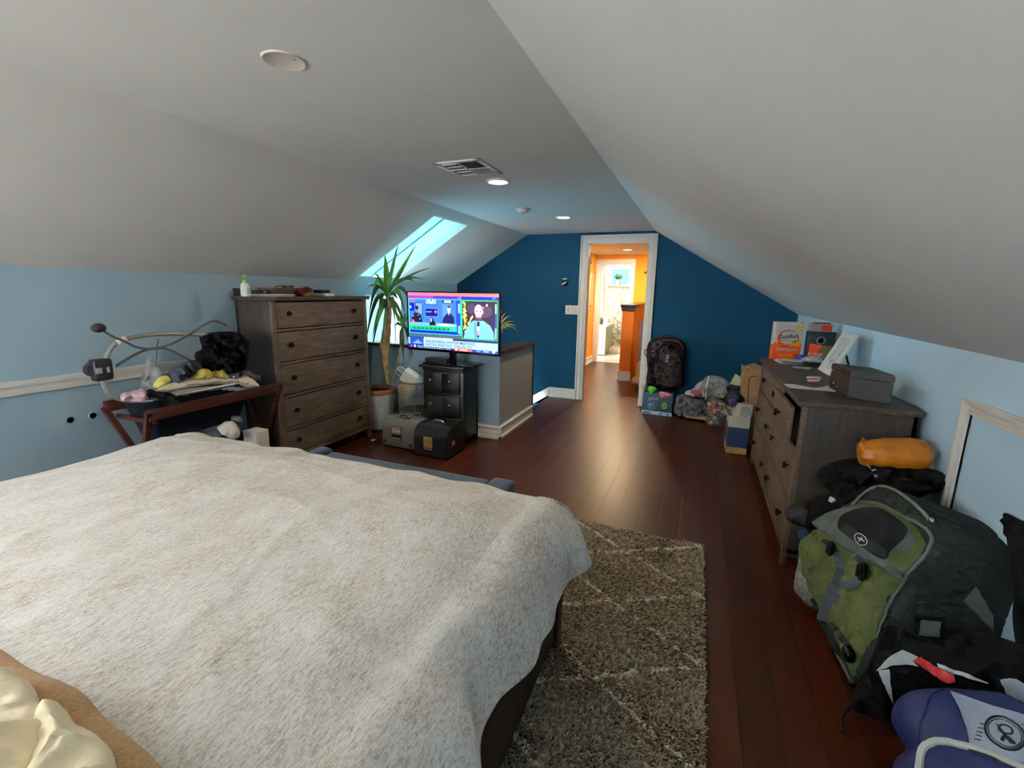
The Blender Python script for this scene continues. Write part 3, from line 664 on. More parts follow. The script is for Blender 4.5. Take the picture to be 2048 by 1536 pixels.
R(.54, .73, .95, 1, 'ff6a6a'); R(.6, .68, .965, .99, 'ffc8c8'); EL(.56, .975, .012, .022, 'ffe0e0'); R(.73, 1, .955, 1, '1848b8'); TX('MLB', .78, .978, .022, 'b8e0ff'); R(.85, .91, .965, .99, '88c0f0'); PG([(.94, .955), (.98, .955), (.975, .985), (.96, 1), (.945, .985)], 'e8f0f8')
part('screen', g, o, ang=5)
g = G(); c = V((-2.17, 3.70, .76)); g.box(c.x-.17, c.x+.06, c.y-.06, c.y+.06, .7595, .795, blkm, .004)
single('cable_box', g, 'flat black cable box lying on the television base', 'cable box')

# bench behind the foot of the bed
nav = mat('navy_upholstery', '203a52', .85, var=(30, .1), bump=(300, .3, .002), sheen=.3)
o = thing('upholstered_bench', 'navy blue upholstered bench at the foot of the bed', 'bench', (-1.38, 1.83, 0))
bx0_, bx1_, by0_, by1_ = -2.02, -.765, 1.655, 1.99
g = G(); g.box(bx0_+.02, bx1_-.02, by0_+.01, by1_-.01, .1, .4, nav, .015); part('base', g, o)
g = G(); g.box(bx0_+.1, bx1_-.12, by0_+.0, by1_, .38, .487, nav, .035, seg=4); part('seat', g, o)
for xa, xb2 in ((bx1_-.125, bx1_), (bx0_, bx0_+.105)):
    g = G(); g.box(xa, xb2, by0_, by1_+.004, .1, .505, nav, .035, seg=4); part('arm', g, o)
for xx in (bx0_+.06, bx1_-.06):
    for yy in (by0_+.05, by1_-.05): g = G(); g.cyl((xx, yy, .02), (xx, yy, .1), .016, blkm, 12, .024); part('leg', g, o)
# bed
bedw = wood_mat('bed_wood', '1d110b', '33211a', '4a3226', 1, .45)
o = thing('bed', 'large bed with a dark brown wooden frame, mostly hidden under the duvet', 'bed', (-1.43, .45, 0))
bx0_, bx1_, by0_, by1_ = -2.5, -.42, -.65, 1.57
g = G()
for a in (bx0_, bx1_-.03): g.box(a, a+.03, by0_, by1_, .06, .38, bedw, .004)
g.box(bx0_, bx1_, by1_-.03, by1_+.01, .06, .38, bedw, .004)
part('side_rail', g, o)
for a in (bx0_-.012, bx1_-.04):
    for b in (by0_, by1_-.03): g = G(); g.box(a, a+.055, b, b+.055, .02, .42, bedw, .005); part('bed_post', g, o)
g = G(); g.box(bx0_, bx1_, by0_-.08, by0_, 0, 1.1, bedw, .01); part('headboard', g, o)
g = G(); g.box(bx0_+.04, bx1_-.04, by0_+.02, by1_-.04, .33, .6, mat('mattress', 'd8d4c8', .9), .06, seg=4); part('mattress', g, o)
# duvet
dm = duvet_mat('heathered_duvet', [(.34, '7f7369'), (.43, 'bdb2a5'), (.5, 'dfdad1'), (.57, 'efede9'), (.68, 'fbfbf8')])
def duvet_f(x0, x1, y0, y1, r, top, nx, ny, drop, puffa):
    def f(i, j):
        u = x0-drop+(x1-x0+2*drop)*i; v = y0+(y1-y0+drop)*j
        qx, qy = min(max(u, x0), x1), min(v, y1); d = sqrt((u-qx)**2+(v-qy)**2); nx_, ny_ = ((u-qx)/d, (v-qy)/d) if d > 1e-6 else (0, 0)
        edge = min(u-x0, x1-u, y1-v+.0) if d < 1e-6 else 0
        zt = top+puffa*(1-math.exp(-max(0, edge)/.22))*.9
        zt += .018*noise.noise(V((u*1.6, v*1.3, 2)))+.010*noise.noise(V((u*4, v*3.2, 5)))+.004*noise.noise(V((u*11, v*7, 9)))
        ang = atan2(v-(y0+y1)/2, u-(x0+x1)/2); tt = u*ny_*1.+v*nx_*1.
        s_ = pi/2*r
        if d < s_: h = r*sin(d/r); dz = r*(1-cos(d/r))
        else: h = r+(d-s_)*.13; dz = r+(d-s_)*.99
        # hem rises and falls along the side
        fold = (.5+.5*sin(tt*13+2*noise.noise(V((tt*2, 1, 1)))))*min(1, d/.3)
        fold2 = noise.noise(V((tt*7, d*2.5, 4)))*min(1, d/.2)
        lim = .30+.05*noise.noise(V((tt*1.7, 3, 3)))
        corner = abs(nx_*ny_)*2
        h += .045*fold+.05*fold2+.04*corner*min(1, d/.3)
        zt += .005*max(0, 1-abs(noise.noise(V((u*1.3, v*2.2, 6))))*7)**2+.003*max(0, 1-abs(noise.noise(V((u*2.1+3, v*1.7, 8))))*12)
        return V((qx+nx_*h, qy+ny_*h, zt-dz))
    return f
g = G(); f = duvet_f(-2.43, -.52, .12, 1.50, .15, .66, 0, 0, .315, .08); g.sheet(f, 300, 200, dm, .012)
single('duvet', g, 'heathered oatmeal and grey duvet spread over the bed and hanging over its side', 'duvet', ang=80, loc=(-1.43, .8, .3))
bl = duvet_mat('tan_fleece', [(.33, '7a5d38'), (.45, 'a5804f'), (.55, 'b89562'), (.7, 'd6b988')], 1.2)
def bl_f(i, j):
    u = -2.46+2.0*i; e = .352-.03*max(0, (u+1.0)/.36)-.30*max(0, u+.62)+.012*noise.noise(V((u*7, 0, 1)))
    v = -.45+(e+.45)*j
    ex = max(0, u+.75); z = .752+.012*noise.noise(V((u*3, v*3, 7)))-(ex**2)*.9
    return V((u, v, z-.03*max(0, j-.96)/.04))
g = G(); g.sheet(bl_f, 100, 60, bl, .012)
single('fleece_blanket', g, 'tan fleece blanket showing as a strip across the head end of the bed', 'blanket', ang=80)
sm = mat('cream_sheet', 'f0e2c0', .75, var=(6, .03), sheen=.2, bump=(30, .35, .008))
for px, l, sd in (([(-60, 1330), (0, 1318), (40, 1325), (72, 1348), (88, 1385), (112, 1400), (100, 1470), (60, 1560), (-80, 1600)], 'crumpled cream satin pillow at the lower left corner of the bed', 3),
                  ([(70, 1420), (100, 1398), (135, 1397), (160, 1425), (190, 1440), (225, 1470), (238, 1510), (243, 1560), (200, 1640), (20, 1640), (50, 1520)], 'crumpled cream satin pillow nearer the bed side, right of the other one', 8)):
    g = G(); puff(g, [(a-4, b+28) for a, b in px], V((-1.1, .2, .78)), (0, 0, 1), .035, .015, sm, .007, .05, .35, 6, sd, crease=.28, cf=15); single('pillow', g, l, 'pillow', 'cream pillows', ang=80)
# rug
rm = rug_mat(); o = thing('shag_rug', 'taupe shag rug with thin white diamond lines beside and under the bed', 'rug', (-1.05, 1.3, 0))
rx0, rx1, ry0, ry1 = -2.2, .135, -.9, 2.60
g = G(); g.box(rx0, rx1, ry0, ry1, 0, .018, mat('rug_backing', '4a4236', .95), .006); part('backing', g, o)
def tufts(n, seed, x0, x1, y0, y1, hmin, hmax, wd):
    import array
    rr = random.Random(seed); co = []; fa = []; k = 0
    for _ in range(n):
        x = rr.uniform(x0, x1); y = rr.uniform(y0, y1); a = rr.uniform(0, 6.283); cx, sy = cos(a)*wd, sin(a)*wd
        nn = noise.noise(V((x*5, y*5, 0)))*2.5+rr.uniform(-1.2, 1.2); L = rr.uniform(.5, 1.)*hmax
        dx, dy = cos(nn)*L*.75, sin(nn)*L*.75; h = rr.uniform(hmin, hmax)
        for (px_, py_, pz_, w_) in ((0, 0, .012, 1), (dx*.35, dy*.35, .012+h*.8, 1.1), (dx, dy, .012+h*.95, .5)):
            co += [x+px_-cx*w_, y+py_-sy*w_, pz_, x+px_+cx*w_, y+py_+sy*w_, pz_+.001]
        fa += [k, k+1, k+3, k+2, k+2, k+3, k+5, k+4]; k += 6
    me = bpy.data.meshes.new('pile'); nv = len(co)//3; nf = len(fa)//4
    me.vertices.add(nv); me.vertices.foreach_set('co', co); me.loops.add(len(fa)); me.loops.foreach_set('vertex_index', fa)
    me.polygons.add(nf); me.polygons.foreach_set('loop_start', [i*4 for i in range(nf)]); me.update(calc_edges=True); me.validate(); me.materials.append(rm)
    return me
me = tufts(120000, 5, -.95, rx1, .35, ry1, .012, .024, .0030); me.transform(Matrix.Translation((1.05, -1.3, 0)))
p = bpy.data.objects.new('pile', me); COL.objects.link(p); p.parent = o; p['kind'] = 'stuff'
# ------------------------------------------------------------------ things on the tall chest
def ncam(p): v = CAM-V(p); v.z = 0; return v.normalized()
def cloth(n, c, **k): return mat(n, c, .88, var=(14, .12), bump=(30, .7, .012), sheen=.0)
ZT = 1.353
def atz(px, py, z): return at(px, py, 2, z)
c = at(467, 580, 0, -3.15); c.y = max(c.y, 2.475); g = G(); g.box(-3.21, -3.13, c.y-.035, c.y+.045, ZT, ZT+.046, blkm, .004); g.box(-3.213, -3.127, c.y-.038, c.y+.048, ZT+.036, ZT+.054, blkm, .003)
single('jewelry_box', g, 'small black cube box at the left end of the tall chest top', 'box')
c = at(491, 582, 0, -2.93); o = thing('lotion_bottle', 'white lotion bottle with green pump standing on the tall chest', 'bottle', (-2.93, c.y, ZT))
g = G(); g.lathe([(0, 0), (.028, 0), (.031, .008), (.03, .07), (.022, .088), (.012, .096), (0, .096)], (-2.93, c.y, ZT), mat('white_plastic', 'dfe5da', .4), 24); part('bottle_body', g, o)
g = G(); g.lathe([(.012, .094), (.014, .098), (.014, .11), (.005, .114), (.005, .135), (.012, .137), (.012, .146), (0, .147)], (-2.93, c.y, ZT), mat('pump_green', '7fa83c', .4), 16); g.tube([(-2.93, c.y, ZT+.142), (-2.905, c.y-.01, ZT+.141), (-2.897, c.y-.013, ZT+.134)], .0045, mat('pump_green')); part('pump', g, o)
g = G(); bv = None; g.box(-2.8995, -2.898, c.y-.012, c.y+.012, ZT+.02, ZT+.06, mat('bottle_label', 'bcc9b8', .5)); part('product_label', g, o)
yb = at(545, 580, 0, -2.95).y
for i, (dy, dz, h, cc, w, d_) in enumerate(((0, 0, .006, 'b9b3a6', .22, .2), (.015, .006, .004, '3b3f46', .21, .19), (-.01, .01, .005, 'd6d4cc', .24, .18))):
    g = G(); g.box(-3.04+i*.01, -2.85, yb-w/2+dy, yb+w/2+dy, ZT+dz, ZT+dz+h, mat('paper_'+cc, cc, .6), .001)
    single('magazine', g, ('tan magazine lying lowest in the flat pile on the tall chest', 'dark magazine in the middle of the flat pile on the tall chest', 'pale magazine on top of the flat pile on the tall chest')[i], 'magazine', 'magazines on the tall chest')
y = at(523, 565, 0, -3.05).y; g = G(); g.box(-3.10, -3.02, y-.06, y+.05, ZT+.0, ZT+.043, blkm, .012); g.box(-3.018, -3.014, y-.02, y-.002, ZT+.024, ZT+.036, mat('silver', 'c8c8c8', .25, metal=1), .001)
single('glasses_case', g, 'black glasses case with silver clasp beside the lotion bottle', 'case')
ya, yb2 = at(556, 570, 0, -3.0).y, at(624, 572, 0, -3.0).y; bxm = mat('brown_box', '4d4037', .6)
o = thing('keepsake_box', 'flat brown keepsake box on the tall chest', 'box', (-3.07, (ya+yb2)/2, ZT))
g = G(); g.box(-3.16, -3.0, ya-.05, yb2, ZT, ZT+.048, bxm, .004); part('body', g, o); g = G(); g.box(-3.163, -2.997, ya-.053, yb2+.003, ZT+.038, ZT+.062, bxm, .004); part('lid', g, o)
y = at(570, 548, 0, -3.05).y; gm = mat('maroon_gloss', '3a1016', .15)
o = thing('sunglasses', 'dark maroon sunglasses lying on the brown keepsake box', 'sunglasses', (-3.06, y, ZT+.062))
for s_ in (-1, 1):
    g = G(); g.tube(spl([(-3.03, y+s_*.012, ZT+.07), (-3.03, y+s_*.035, ZT+.08), (-3.03, y+s_*.052, ZT+.075), (-3.03, y+s_*.045, ZT+.066), (-3.03, y+s_*.02, ZT+.065)], 5, True), .0035, gm, closed=True); part('lens_frame', g, o)
    g = G(); g.tube([(-3.03, y+s_*.055, ZT+.078), (-3.09, y+s_*.05, ZT+.072), (-3.13, y+s_*.035, ZT+.066)], .003, gm); part('temple', g, o)
g = G(); g.tube([(-3.03, y-.012, ZT+.074), (-3.03, y+.012, ZT+.074)], .003, gm); part('bridge', g, o)
mar = cloth('maroon_ribbon', '7c3034'); y = at(605, 560, 0, -2.97).y
g = G()
for k, (a, b_, c_) in enumerate(((0, .03, .05), (.5, .035, .04), (1.1, .028, .06), (1.9, .04, .035), (2.6, .03, .05))):
    P = [(-2.965+.015*sin(q*3+a), y+(b_+.012*cos(q*2+a))*cos(q)+.012*k-.02, ZT+.012+c_*.5+c_*.45*sin(q+a)) for q in [i*2*pi/9 for i in range(9)]]
    g.tube(spl(P, 4, True), .006, mar, 6, closed=True)
g.tube(spl([(-2.96, y-.02, ZT+.008), (-2.9, y-.06, ZT+.006), (-2.87, y+.01, ZT+.006), (-2.89, y+.05, ZT+.006)], 6), .005, mar, 6)
single('ribbon', g, 'tangled maroon ribbon in front of the brown keepsake box', 'ribbon')
y = at(648, 568, 0, -3.0).y; g = G(); g.box(-3.06, -2.98, y-.06, y+.05, ZT, ZT+.02, mat('white_card', 'd8d6cf', .6), .002); single('paper_box', g, 'thin white box under a flat black case on the tall chest', 'box')
g = G(); g.box(-3.07, -2.98, y-.06, y+.045, ZT+.021, ZT+.05, blkm, .005); single('black_case', g, 'flat black case lying on a thin white box on the tall chest', 'case')
y = at(658, 583, 0, -2.86).y; g = G(); g.box(-2.93, -2.85, y-.045, y+.05, ZT, ZT+.022, mat('white_card'), .002); single('gift_box', g, 'small white flat box at the front right edge of the tall chest top', 'box')
gold = mat('gold', 'c8a860', .3, metal=1); rr = random.Random(5); y = at(620, 580, 0, -2.87).y
g = G()
for k in range(9):
    P = [(-2.87+rr.uniform(-.02, .02), y+rr.uniform(-.07, .05), ZT+.004+rr.uniform(0, .02)) for _ in range(5)]; g.tube(spl(P, 5), .0016, gold, 5)
for k in range(8): g.blob((-2.87+rr.uniform(-.015, .015), y+rr.uniform(-.05, .05), ZT+.008+rr.uniform(0, .02)), (.006, .006, .006), gold, sub=1, amp=0)
single('necklace', g, 'heap of thin gold chains and beads at the front of the tall chest top', 'necklace')
# ------------------------------------------------------------------ folding stand with baby things by the left wall
rw = wood_mat('redwood', '1f0d09', '3c1a12', '5a2a1c', 1, .35)
o = thing('folding_stand', 'dark red wooden folding stand by the left wall', 'stand', (-3.0, 2.0, 0))
XA, XB, SYA, SYB = -2.82, -3.17, 1.60, 2.44
zf = at(295, 832, 0, XA).z; zb = at(208, 812, 0, XB).z
SYA = at(298, 832, 0, XA).y; SYC = at(207, 812, 0, XB).y
g = G(); g.box(XA-.02, XA+.005, SYA, SYB, zf-.035, zf+.03, rw, .004); part('front_rail', g, o)
g = G(); g.box(XB-.005, XB+.02, SYC, SYB, zb-.035, zb+.03, rw, .004); part('back_rail', g, o)
for y in (SYA+.03, SYB-.03):
    g = G(); g.box(XB, XA, y-.012, y+.012, zf-.06, zf-.035, rw, .003); part('cross_bar', g, o)
for (xt, yt, xb2, yb2) in ((XA, SYA, -3.1, SYA+.02), (XB, SYC, -2.85, SYC+.16), (XA, SYB, -3.1, SYB-.02), (XB, SYB-.03, -2.86, SYB-.05)):
    g = G(); g.tube([(xt, yt, zf+.02), (xb2, yb2, 0)], .02, rw, 4); part('leg', g, o)
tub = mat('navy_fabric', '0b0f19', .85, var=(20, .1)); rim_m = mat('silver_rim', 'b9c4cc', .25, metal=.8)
o = thing('baby_bassinet', 'dark navy fabric basin with silver rim hung in the folding stand', 'basket', (-2.97, 1.95, .45))
def rr_loop(x0, x1, y0, y1, r, z, n=6):
    P = []
    for cx, cy, a0 in ((x1-r, y1-r, 0), (x0+r, y1-r, pi/2), (x0+r, y0+r, pi), (x1-r, y0+r, 1.5*pi)):
        for i in range(n+1): a = a0+pi/2*i/n; P.append(V((cx+r*cos(a), cy+r*sin(a), z)))
    return P
ty = at(236, 800, 0, -3.12).y
def tubmesh(y0, y1, z0, z1, tp):
    t = bmesh.new(); loops = []
    for k in range(7):
        f_ = k/6; q = (1-f_)*tp; L_ = rr_loop(-3.13+q*.5, -2.89-q*.6, y0+q*.7, y1-q, .06, z0+(z1-z0)*f_); loops.append([t.verts.new(p) for p in L_])
    n = len(loops[0])
    for a, b in zip(loops, loops[1:]):
        for i in range(n): t.faces.new((a[i], a[(i+1) % n], b[(i+1) % n], b[i]))
    t.faces.new(loops[0][::-1]); bmesh.ops.recalc_face_normals(t, faces=t.faces); return t
zr_ = at(270, 808, 0, -2.87).z
g = G(); g.add(tubmesh(ty, 2.3, zr_-.27, zr_, .09), tub); part('basin', g, o)
g = G(); g.tube(rr_loop(-3.135, -2.885, ty-.005, 2.305, .065, zr_), .011, rim_m, 8, closed=True); part('rim', g, o)
gt = mat('grey_tube', '9a9a94', .35, metal=.3); XF = -2.98
o = thing('baby_swing', 'baby bouncer with grey tubular frame, black hub and cream seat on the folding stand', 'baby bouncer', (XF, 1.9, .7))
def pl(px, x, n=6): return spl([at(a, b, 0, x if not isinstance(x, tuple) else x[0]+(x[1]-x[0])*i/(len(px)-1)) for i, (a, b) in enumerate(px)], n)
g = G(); g.tube(pl([(211, 745), (214, 712), (228, 690), (252, 678), (300, 670), (350, 668), (430, 672), (470, 680)], XF), .0125, gt); part('upper_bar', g, o)
g = G(); g.tube(pl([(206, 750), (209, 772), (222, 790), (245, 799), (275, 802), (320, 800)], XF), .014, gt); part('lower_bar', g, o)
g = G(); g.tube(pl([(232, 732), (265, 712), (295, 699), (330, 697), (358, 709), (390, 726)], XF+.02), .0075, mat('dark_tube', '4e504c', .4)); part('toy_arch', g, o)
g = G(); g.tube(pl([(203, 660), (225, 673), (248, 682), (275, 695), (310, 697), (345, 687), (385, 665), (425, 642), (455, 652)], XF+.05), .006, mat('dark_tube')); g.tube(pl([(317, 678), (313, 700), (311, 735)], XF+.03), .0035, mat('dark_tube')); part('toy_arm', g, o)
c = at(197, 656, 0, XF+.05); g = G(); g.blob(c, (.026, .034, .025), blkm, amp=0, sub=3); part('end_knob', g, o)
c = at(207, 737, 0, XF); g = G(); g.box(c.x-.03, c.x+.03, c.y-.055, c.y+.035, c.z-.065, c.z+.055, mat('hub_black', '1b1e22', .5), .02, seg=4); g.cyl((c.x-.02, c.y-.045, c.z), (c.x+.02, c.y-.045, c.z), .038, mat('hub_black'), 24)
g.box(c.x+.028, c.x+.033, c.y-.05, c.y-.022, c.z-.02, c.z+.01, mat('hub_label', 'a8aaa6', .5), .001); g.box(c.x+.028, c.x+.033, c.y+.0, c.y+.013, c.z-.02, c.z+.01, mat('hub_label'), .001); part('hub', g, o)
for px in ((249, 679), (237, 685)): c = at(*px, 0, XF); g = G(); g.blob(c, (.017, .014, .017), mat('tape_white', 'd9d3cc', .6), amp=.0, sub=2, p=3); part('tape_band', g, o)
cream = mat('cream_pad', 'e0d3bd', .85, var=(20, .05)); sil = mat('silver_cloth', 'a8b0bf', .45, var=(20, .1))
pxs = [(316, 778), (345, 765), (385, 757), (430, 755), (472, 757), (492, 752), (520, 774), (500, 775), (470, 768), (425, 769), (380, 775), (345, 784), (320, 785)]
g = G(); pc = at(420, 765, 0, -2.90); puff(g, pxs, pc, (1, 0, .35), .03, .08, cream, .014, .02, .15); part('seat_pad', g, o)
g = G(); puff(g, [(318, 785), (350, 780), (380, 776), (430, 771), (475, 770), (500, 776), (490, 786), (440, 782), (400, 788), (360, 795), (330, 797)], at(420, 780, 0, -2.91), (1, 0, 0), .02, .05, sil, .014, .02, .2, pleat=.2); part('seat_underside', g, o)
blk_c = cloth('black_cloth', '0c0d10'); slate = cloth('slate_cloth', '3a3f49'); yel = cloth('yellow_cloth', 'c7bf66'); gry = cloth('grey_cloth', '5a5f66'); wht = cloth('white_cloth', 'd6d2c9')
def clothes(name, px, x, m, label, cat, tf=.04, tb=.06, **k):
    g = G(); cx = sum(a for a, b in px)/len(px); cy = sum(b for a, b in px)/len(px); c = at(cx, cy, 0, x)
    puff(g, px, c, (.92, -.38, 0), tf, tb, m, k.pop('step', .014), k.pop('rim', .03), k.pop('amp', .9), k.pop('freq', 9), crease=k.pop('crease', .7), cf=k.pop('cf', 16), seed=len(label), **k); return single(name, g, label, cat, ang=80)
clothes('jacket', [(400, 672), (430, 664), (468, 664), (490, 675), (498, 698), (494, 728), (478, 744), (440, 750), (410, 746), (394, 728), (390, 706), (404, 698)], -2.96, blk_c, 'black crumpled jacket piled on the right of the baby bouncer', 'jacket', .06, .08, pleat=.35)
clothes('sweater', [(334, 750), (350, 734), (383, 720), (402, 728), (402, 745), (385, 752), (358, 764), (338, 766)], -2.93, slate, 'slate grey sweater lying on the cream seat', 'sweater', .035, .05, pleat=.3)
clothes('yellow_towel', [(381, 758), (391, 742), (405, 737), (421, 741), (424, 757), (400, 759)], -2.89, yel, 'pale yellow folded cloth left of its twin on the cream seat', 'cloth', .02, .03)
clothes('yellow_towel', [(424, 756), (424, 743), (443, 737), (452, 745), (457, 757), (440, 759)], -2.89, yel, 'pale yellow folded cloth right of its twin on the cream seat', 'cloth', .02, .03)
clothes('yellow_sock', [(306, 770), (318, 755), (335, 752), (341, 764), (325, 774), (310, 778)], -2.93, yel, 'mustard yellow sock beside the slate sweater', 'sock', .02, .03)
clothes('slipper', [(478, 752), (482, 742), (497, 740), (508, 748), (519, 752), (518, 760), (500, 762), (486, 758)], -2.92, gry, 'grey slipper at the right end of the cream seat', 'slipper', .035, .04)
clothes('black_stocking', [(284, 792), (298, 778), (315, 783), (338, 785), (352, 792), (361, 802), (358, 812), (346, 815), (326, 805), (312, 796), (296, 797)], -2.86, blk_c, 'black knit garment draped over the basin rim', 'garment', .02, .02, pleat=.3)
clothes('baby_clothes', [(240, 800), (244, 786), (262, 782), (276, 779), (292, 778), (300, 792), (280, 803), (258, 804)], -2.95, mat('pink_white', 'c9aeb0', .8, var=(45, .3), bump=(50, .5, .006)), 'bunch of pink and white baby clothes in the navy basin', 'clothes', .04, .06, pleat=.4)
clear = mat('clear_plastic', 'e6ebe8', .12, alpha=.33, var=(20, .05), bump=(28, 1., .02))
clothes('plastic_bag', [(276, 785), (282, 760), (290, 735), (294, 715), (302, 712), (310, 728), (324, 745), (328, 766), (318, 782), (298, 790)], -3.0, clear, 'clear crinkled plastic bag standing in the basin', 'plastic bag', .03, .04, amp=1., freq=24)
for i, (px, m, x, l, nme) in enumerate([
    ([(430, 868), (445, 850), (462, 842), (474, 850), (480, 868), (465, 880)], wht, -2.75, 'white crumpled shirt on the floor pile under the folding stand', 'shirt'),
    ([(400, 880), (420, 862), (440, 858), (455, 866), (450, 885)], slate, -2.78, 'dark grey trousers on the floor pile under the folding stand', 'trousers'),
    ([(462, 842), (470, 832), (482, 834), (486, 846), (474, 850)], gry, -2.82, 'grey rolled garment on top of the floor pile under the folding stand', 'garment')]):
    g = G(); c = at(sum(a for a, b in px)/len(px), sum(b for a, b in px)/len(px), 0, x); puff(g, px, c, (.92, -.38, 0), .05, .12, m, .02, .06, .4, seed=i, pleat=.3); single(nme, g, l, 'clothing', ang=80)
px = [(498, 858), (516, 861), (520, 874), (520, 890), (503, 888)]
g = G(); c = at(508, 870, 0, -2.74); g.box(-2.78, -2.66, c.y-.05, c.y+.05, 0, c.z+.04, mat('white_card'), .004); single('white_carton', g, 'small white carton on the floor between the stand and the tall chest', 'carton')
g = G(); g.box(-3.12, -2.88, 1.75, 2.35, 0, .36, tub, .05, seg=4); single('shadow_fill', g, 'dark bin-shaped block added as shadow under the folding stand', 'bin')  # dark filler added where the space under the stand is in shadow

# ------------------------------------------------------------------ yucca, basket, cases
PX, PY = -2.95, 3.715
o = thing('yucca_plant', 'tall yucca plant in a terracotta pot and white planter beside the tall chest', 'potted plant', (PX, PY, 0))
pm = mat('planter_white', 'c2cbcc', .5, var=(40, .08), bump=(60, .6, .006)); tm = mat('terracotta', '80483a', .7, var=(8, .08))
g = G(); g.lathe([(0, .03), (.125, .03), (.135, .04), (.165, .36), (.172, .385), (.165, .39), (.155, .385), (.13, .06), (0, .05)], (PX, PY, 0), pm, 40); part('planter', g, o)
g = G(); g.lathe([(.10, 0), (.135, 0), (.13, .035), (.1, .035)], (PX, PY, 0), blkm, 30); part('plant_dish', g, o)
g = G(); g.lathe([(0, .08), (.11, .08), (.15, .385), (.172, .39), (.178, .425), (.17, .44), (.156, .436), (.15, .4), (0, .395)], (PX, PY, 0), tm, 40); part('terracotta_pot', g, o)
g = G(); g.lathe([(0, .404), (.15, .4), (.15, .39)], (PX, PY, 0), mat('soil', '2b1d16', .95, var=(60, .3), bump=(60, .6, .01)), 30); part('soil', g, o)
bark = mat('bark', '8a7650', .9, var=(30, .35), bump=(35, 1., .02), stretch=(1, 1, .5)); lf = mat('yucca_leaf', '3f7a2c', .4, var=(6, .25), stretch=(3, 3, .6)); lfd = mat('yucca_leaf_dark', '2d5a33', .45, var=(6, .2), stretch=(3, 3, .6))
def Py(px, py, y=PY): return at(px, py, 1, y)
for k, P in enumerate(([(776, 768), (772, 730), (770, 690), (775, 650), (779, 620), (778, 590)], [(785, 768), (792, 735), (800, 700), (806, 672), (803, 650)])):
    pts = spl([Py(a, b, PY+.03*k) for a, b in P], 5); n = len(pts); rr = random.Random(k)
    rs = [(.018+.026*math.exp(-((i/n-.42)/.22)**2) if k == 0 else .009)*rr.uniform(.88, 1.14) for i in range(n)]
    g = G(); g.tube(pts, rs, bark, 12); part('trunk', g, o)
def blade(g, A, B, sag, w, m, fold=.25):
    A, B = V(A), V(B); mid = (A+B)/2+V((0, 0, sag)); n = 12; t = bmesh.new(); prev = None
    d = (B-A); side = d.cross(V((0, 0, 1))); side = side.normalized() if side.length > 1e-3 else V((1, 0, 0))
    vd = (CAM-A).normalized(); side = (side*.35+d.cross(vd).normalized()*.65).normalized()
    for i in range(n+1):
        s_ = i/n; p = A*(1-s_)**2+mid*2*s_*(1-s_)+B*s_**2; ww = w*(min(1, .35+s_*2.4) if s_ < .3 else 1)*(1-max(0, (s_-.35)/.65)**1.6); ww = max(ww, .0006)
        dn = side.cross(d.normalized())*ww*fold
        row = [t.verts.new(p-side*ww), t.verts.new(p-dn), t.verts.new(p+side*ww)]
        if prev: t.faces.new((prev[0], row[0], row[1], prev[1])); t.faces.new((prev[1], row[1], row[2], prev[2]))
        prev = row
    g.add(t, m)
L1 = [((776, 592), (770, 508), .03, .030, 0), ((776, 590), (833, 488), .02, .02, 0), ((778, 578), (862, 535), .05, .012, 1), ((778, 582), (848, 560), .13, .014, 1), ((778, 584), (834, 567), .16, .016, 1), ((774, 590), (797, 487), .05, .018, 1),
 ((772, 590), (742, 600), .32, .022, 0), ((772, 592), (737, 640), .38, .022, 1), ((772, 594), (757, 640), .24, .02, 0), ((776, 592), (772, 668), .12, .022, 1), ((774, 592), (731, 690), .36, .020, 1), ((778, 596), (790, 640), .16, .024, 1), ((780, 594), (812, 634), .3, .022, 0), ((780, 592), (834, 640), .36, .02, 1),
 ((772, 588), (727, 585), .16, .01, 1), ((776, 600), (752, 660), .12, .018, 0), ((778, 600), (800, 660), .16, .018, 0), ((776, 596), (745, 560), .16, .02, 1), ((776, 606), (741, 720), .26, .014, 1),
 ((776, 596), (758, 575), .14, .018, 0), ((776, 600), (744, 680), .2, .018, 0), ((778, 604), (764, 700), .12, .016, 1), ((780, 600), (818, 690), .24, .016, 1), ((774, 588), (786, 540), .03, .016, 0), ((772, 590), (748, 545), .08, .014, 0), ((778, 596), (796, 600), .1, .02, 1), ((774, 600), (760, 625), .1, .022, 1), ((804, 655), (838, 648), .18, .014, 0), ((804, 655), (826, 712), .2, .016, 1), ((804, 655), (800, 705), .06, .016, 1), ((804, 655), (808, 735), .1, .012, 1), ((804, 655), (786, 660), .1, .013, 1), ((804, 655), (815, 625), .06, .014, 0), ((804, 652), (790, 622), .04, .013, 0)]
rr = random.Random(11)
for A, B, sag, w, k in L1:
    g = G(); blade(g, Py(*A, PY), Py(*B, PY+(rr.uniform(.06, .13) if B[0] >= 800 else rr.uniform(-.13, .1))), sag, w*1.12, (lf, lfd)[k]); part('leaf', g, o)
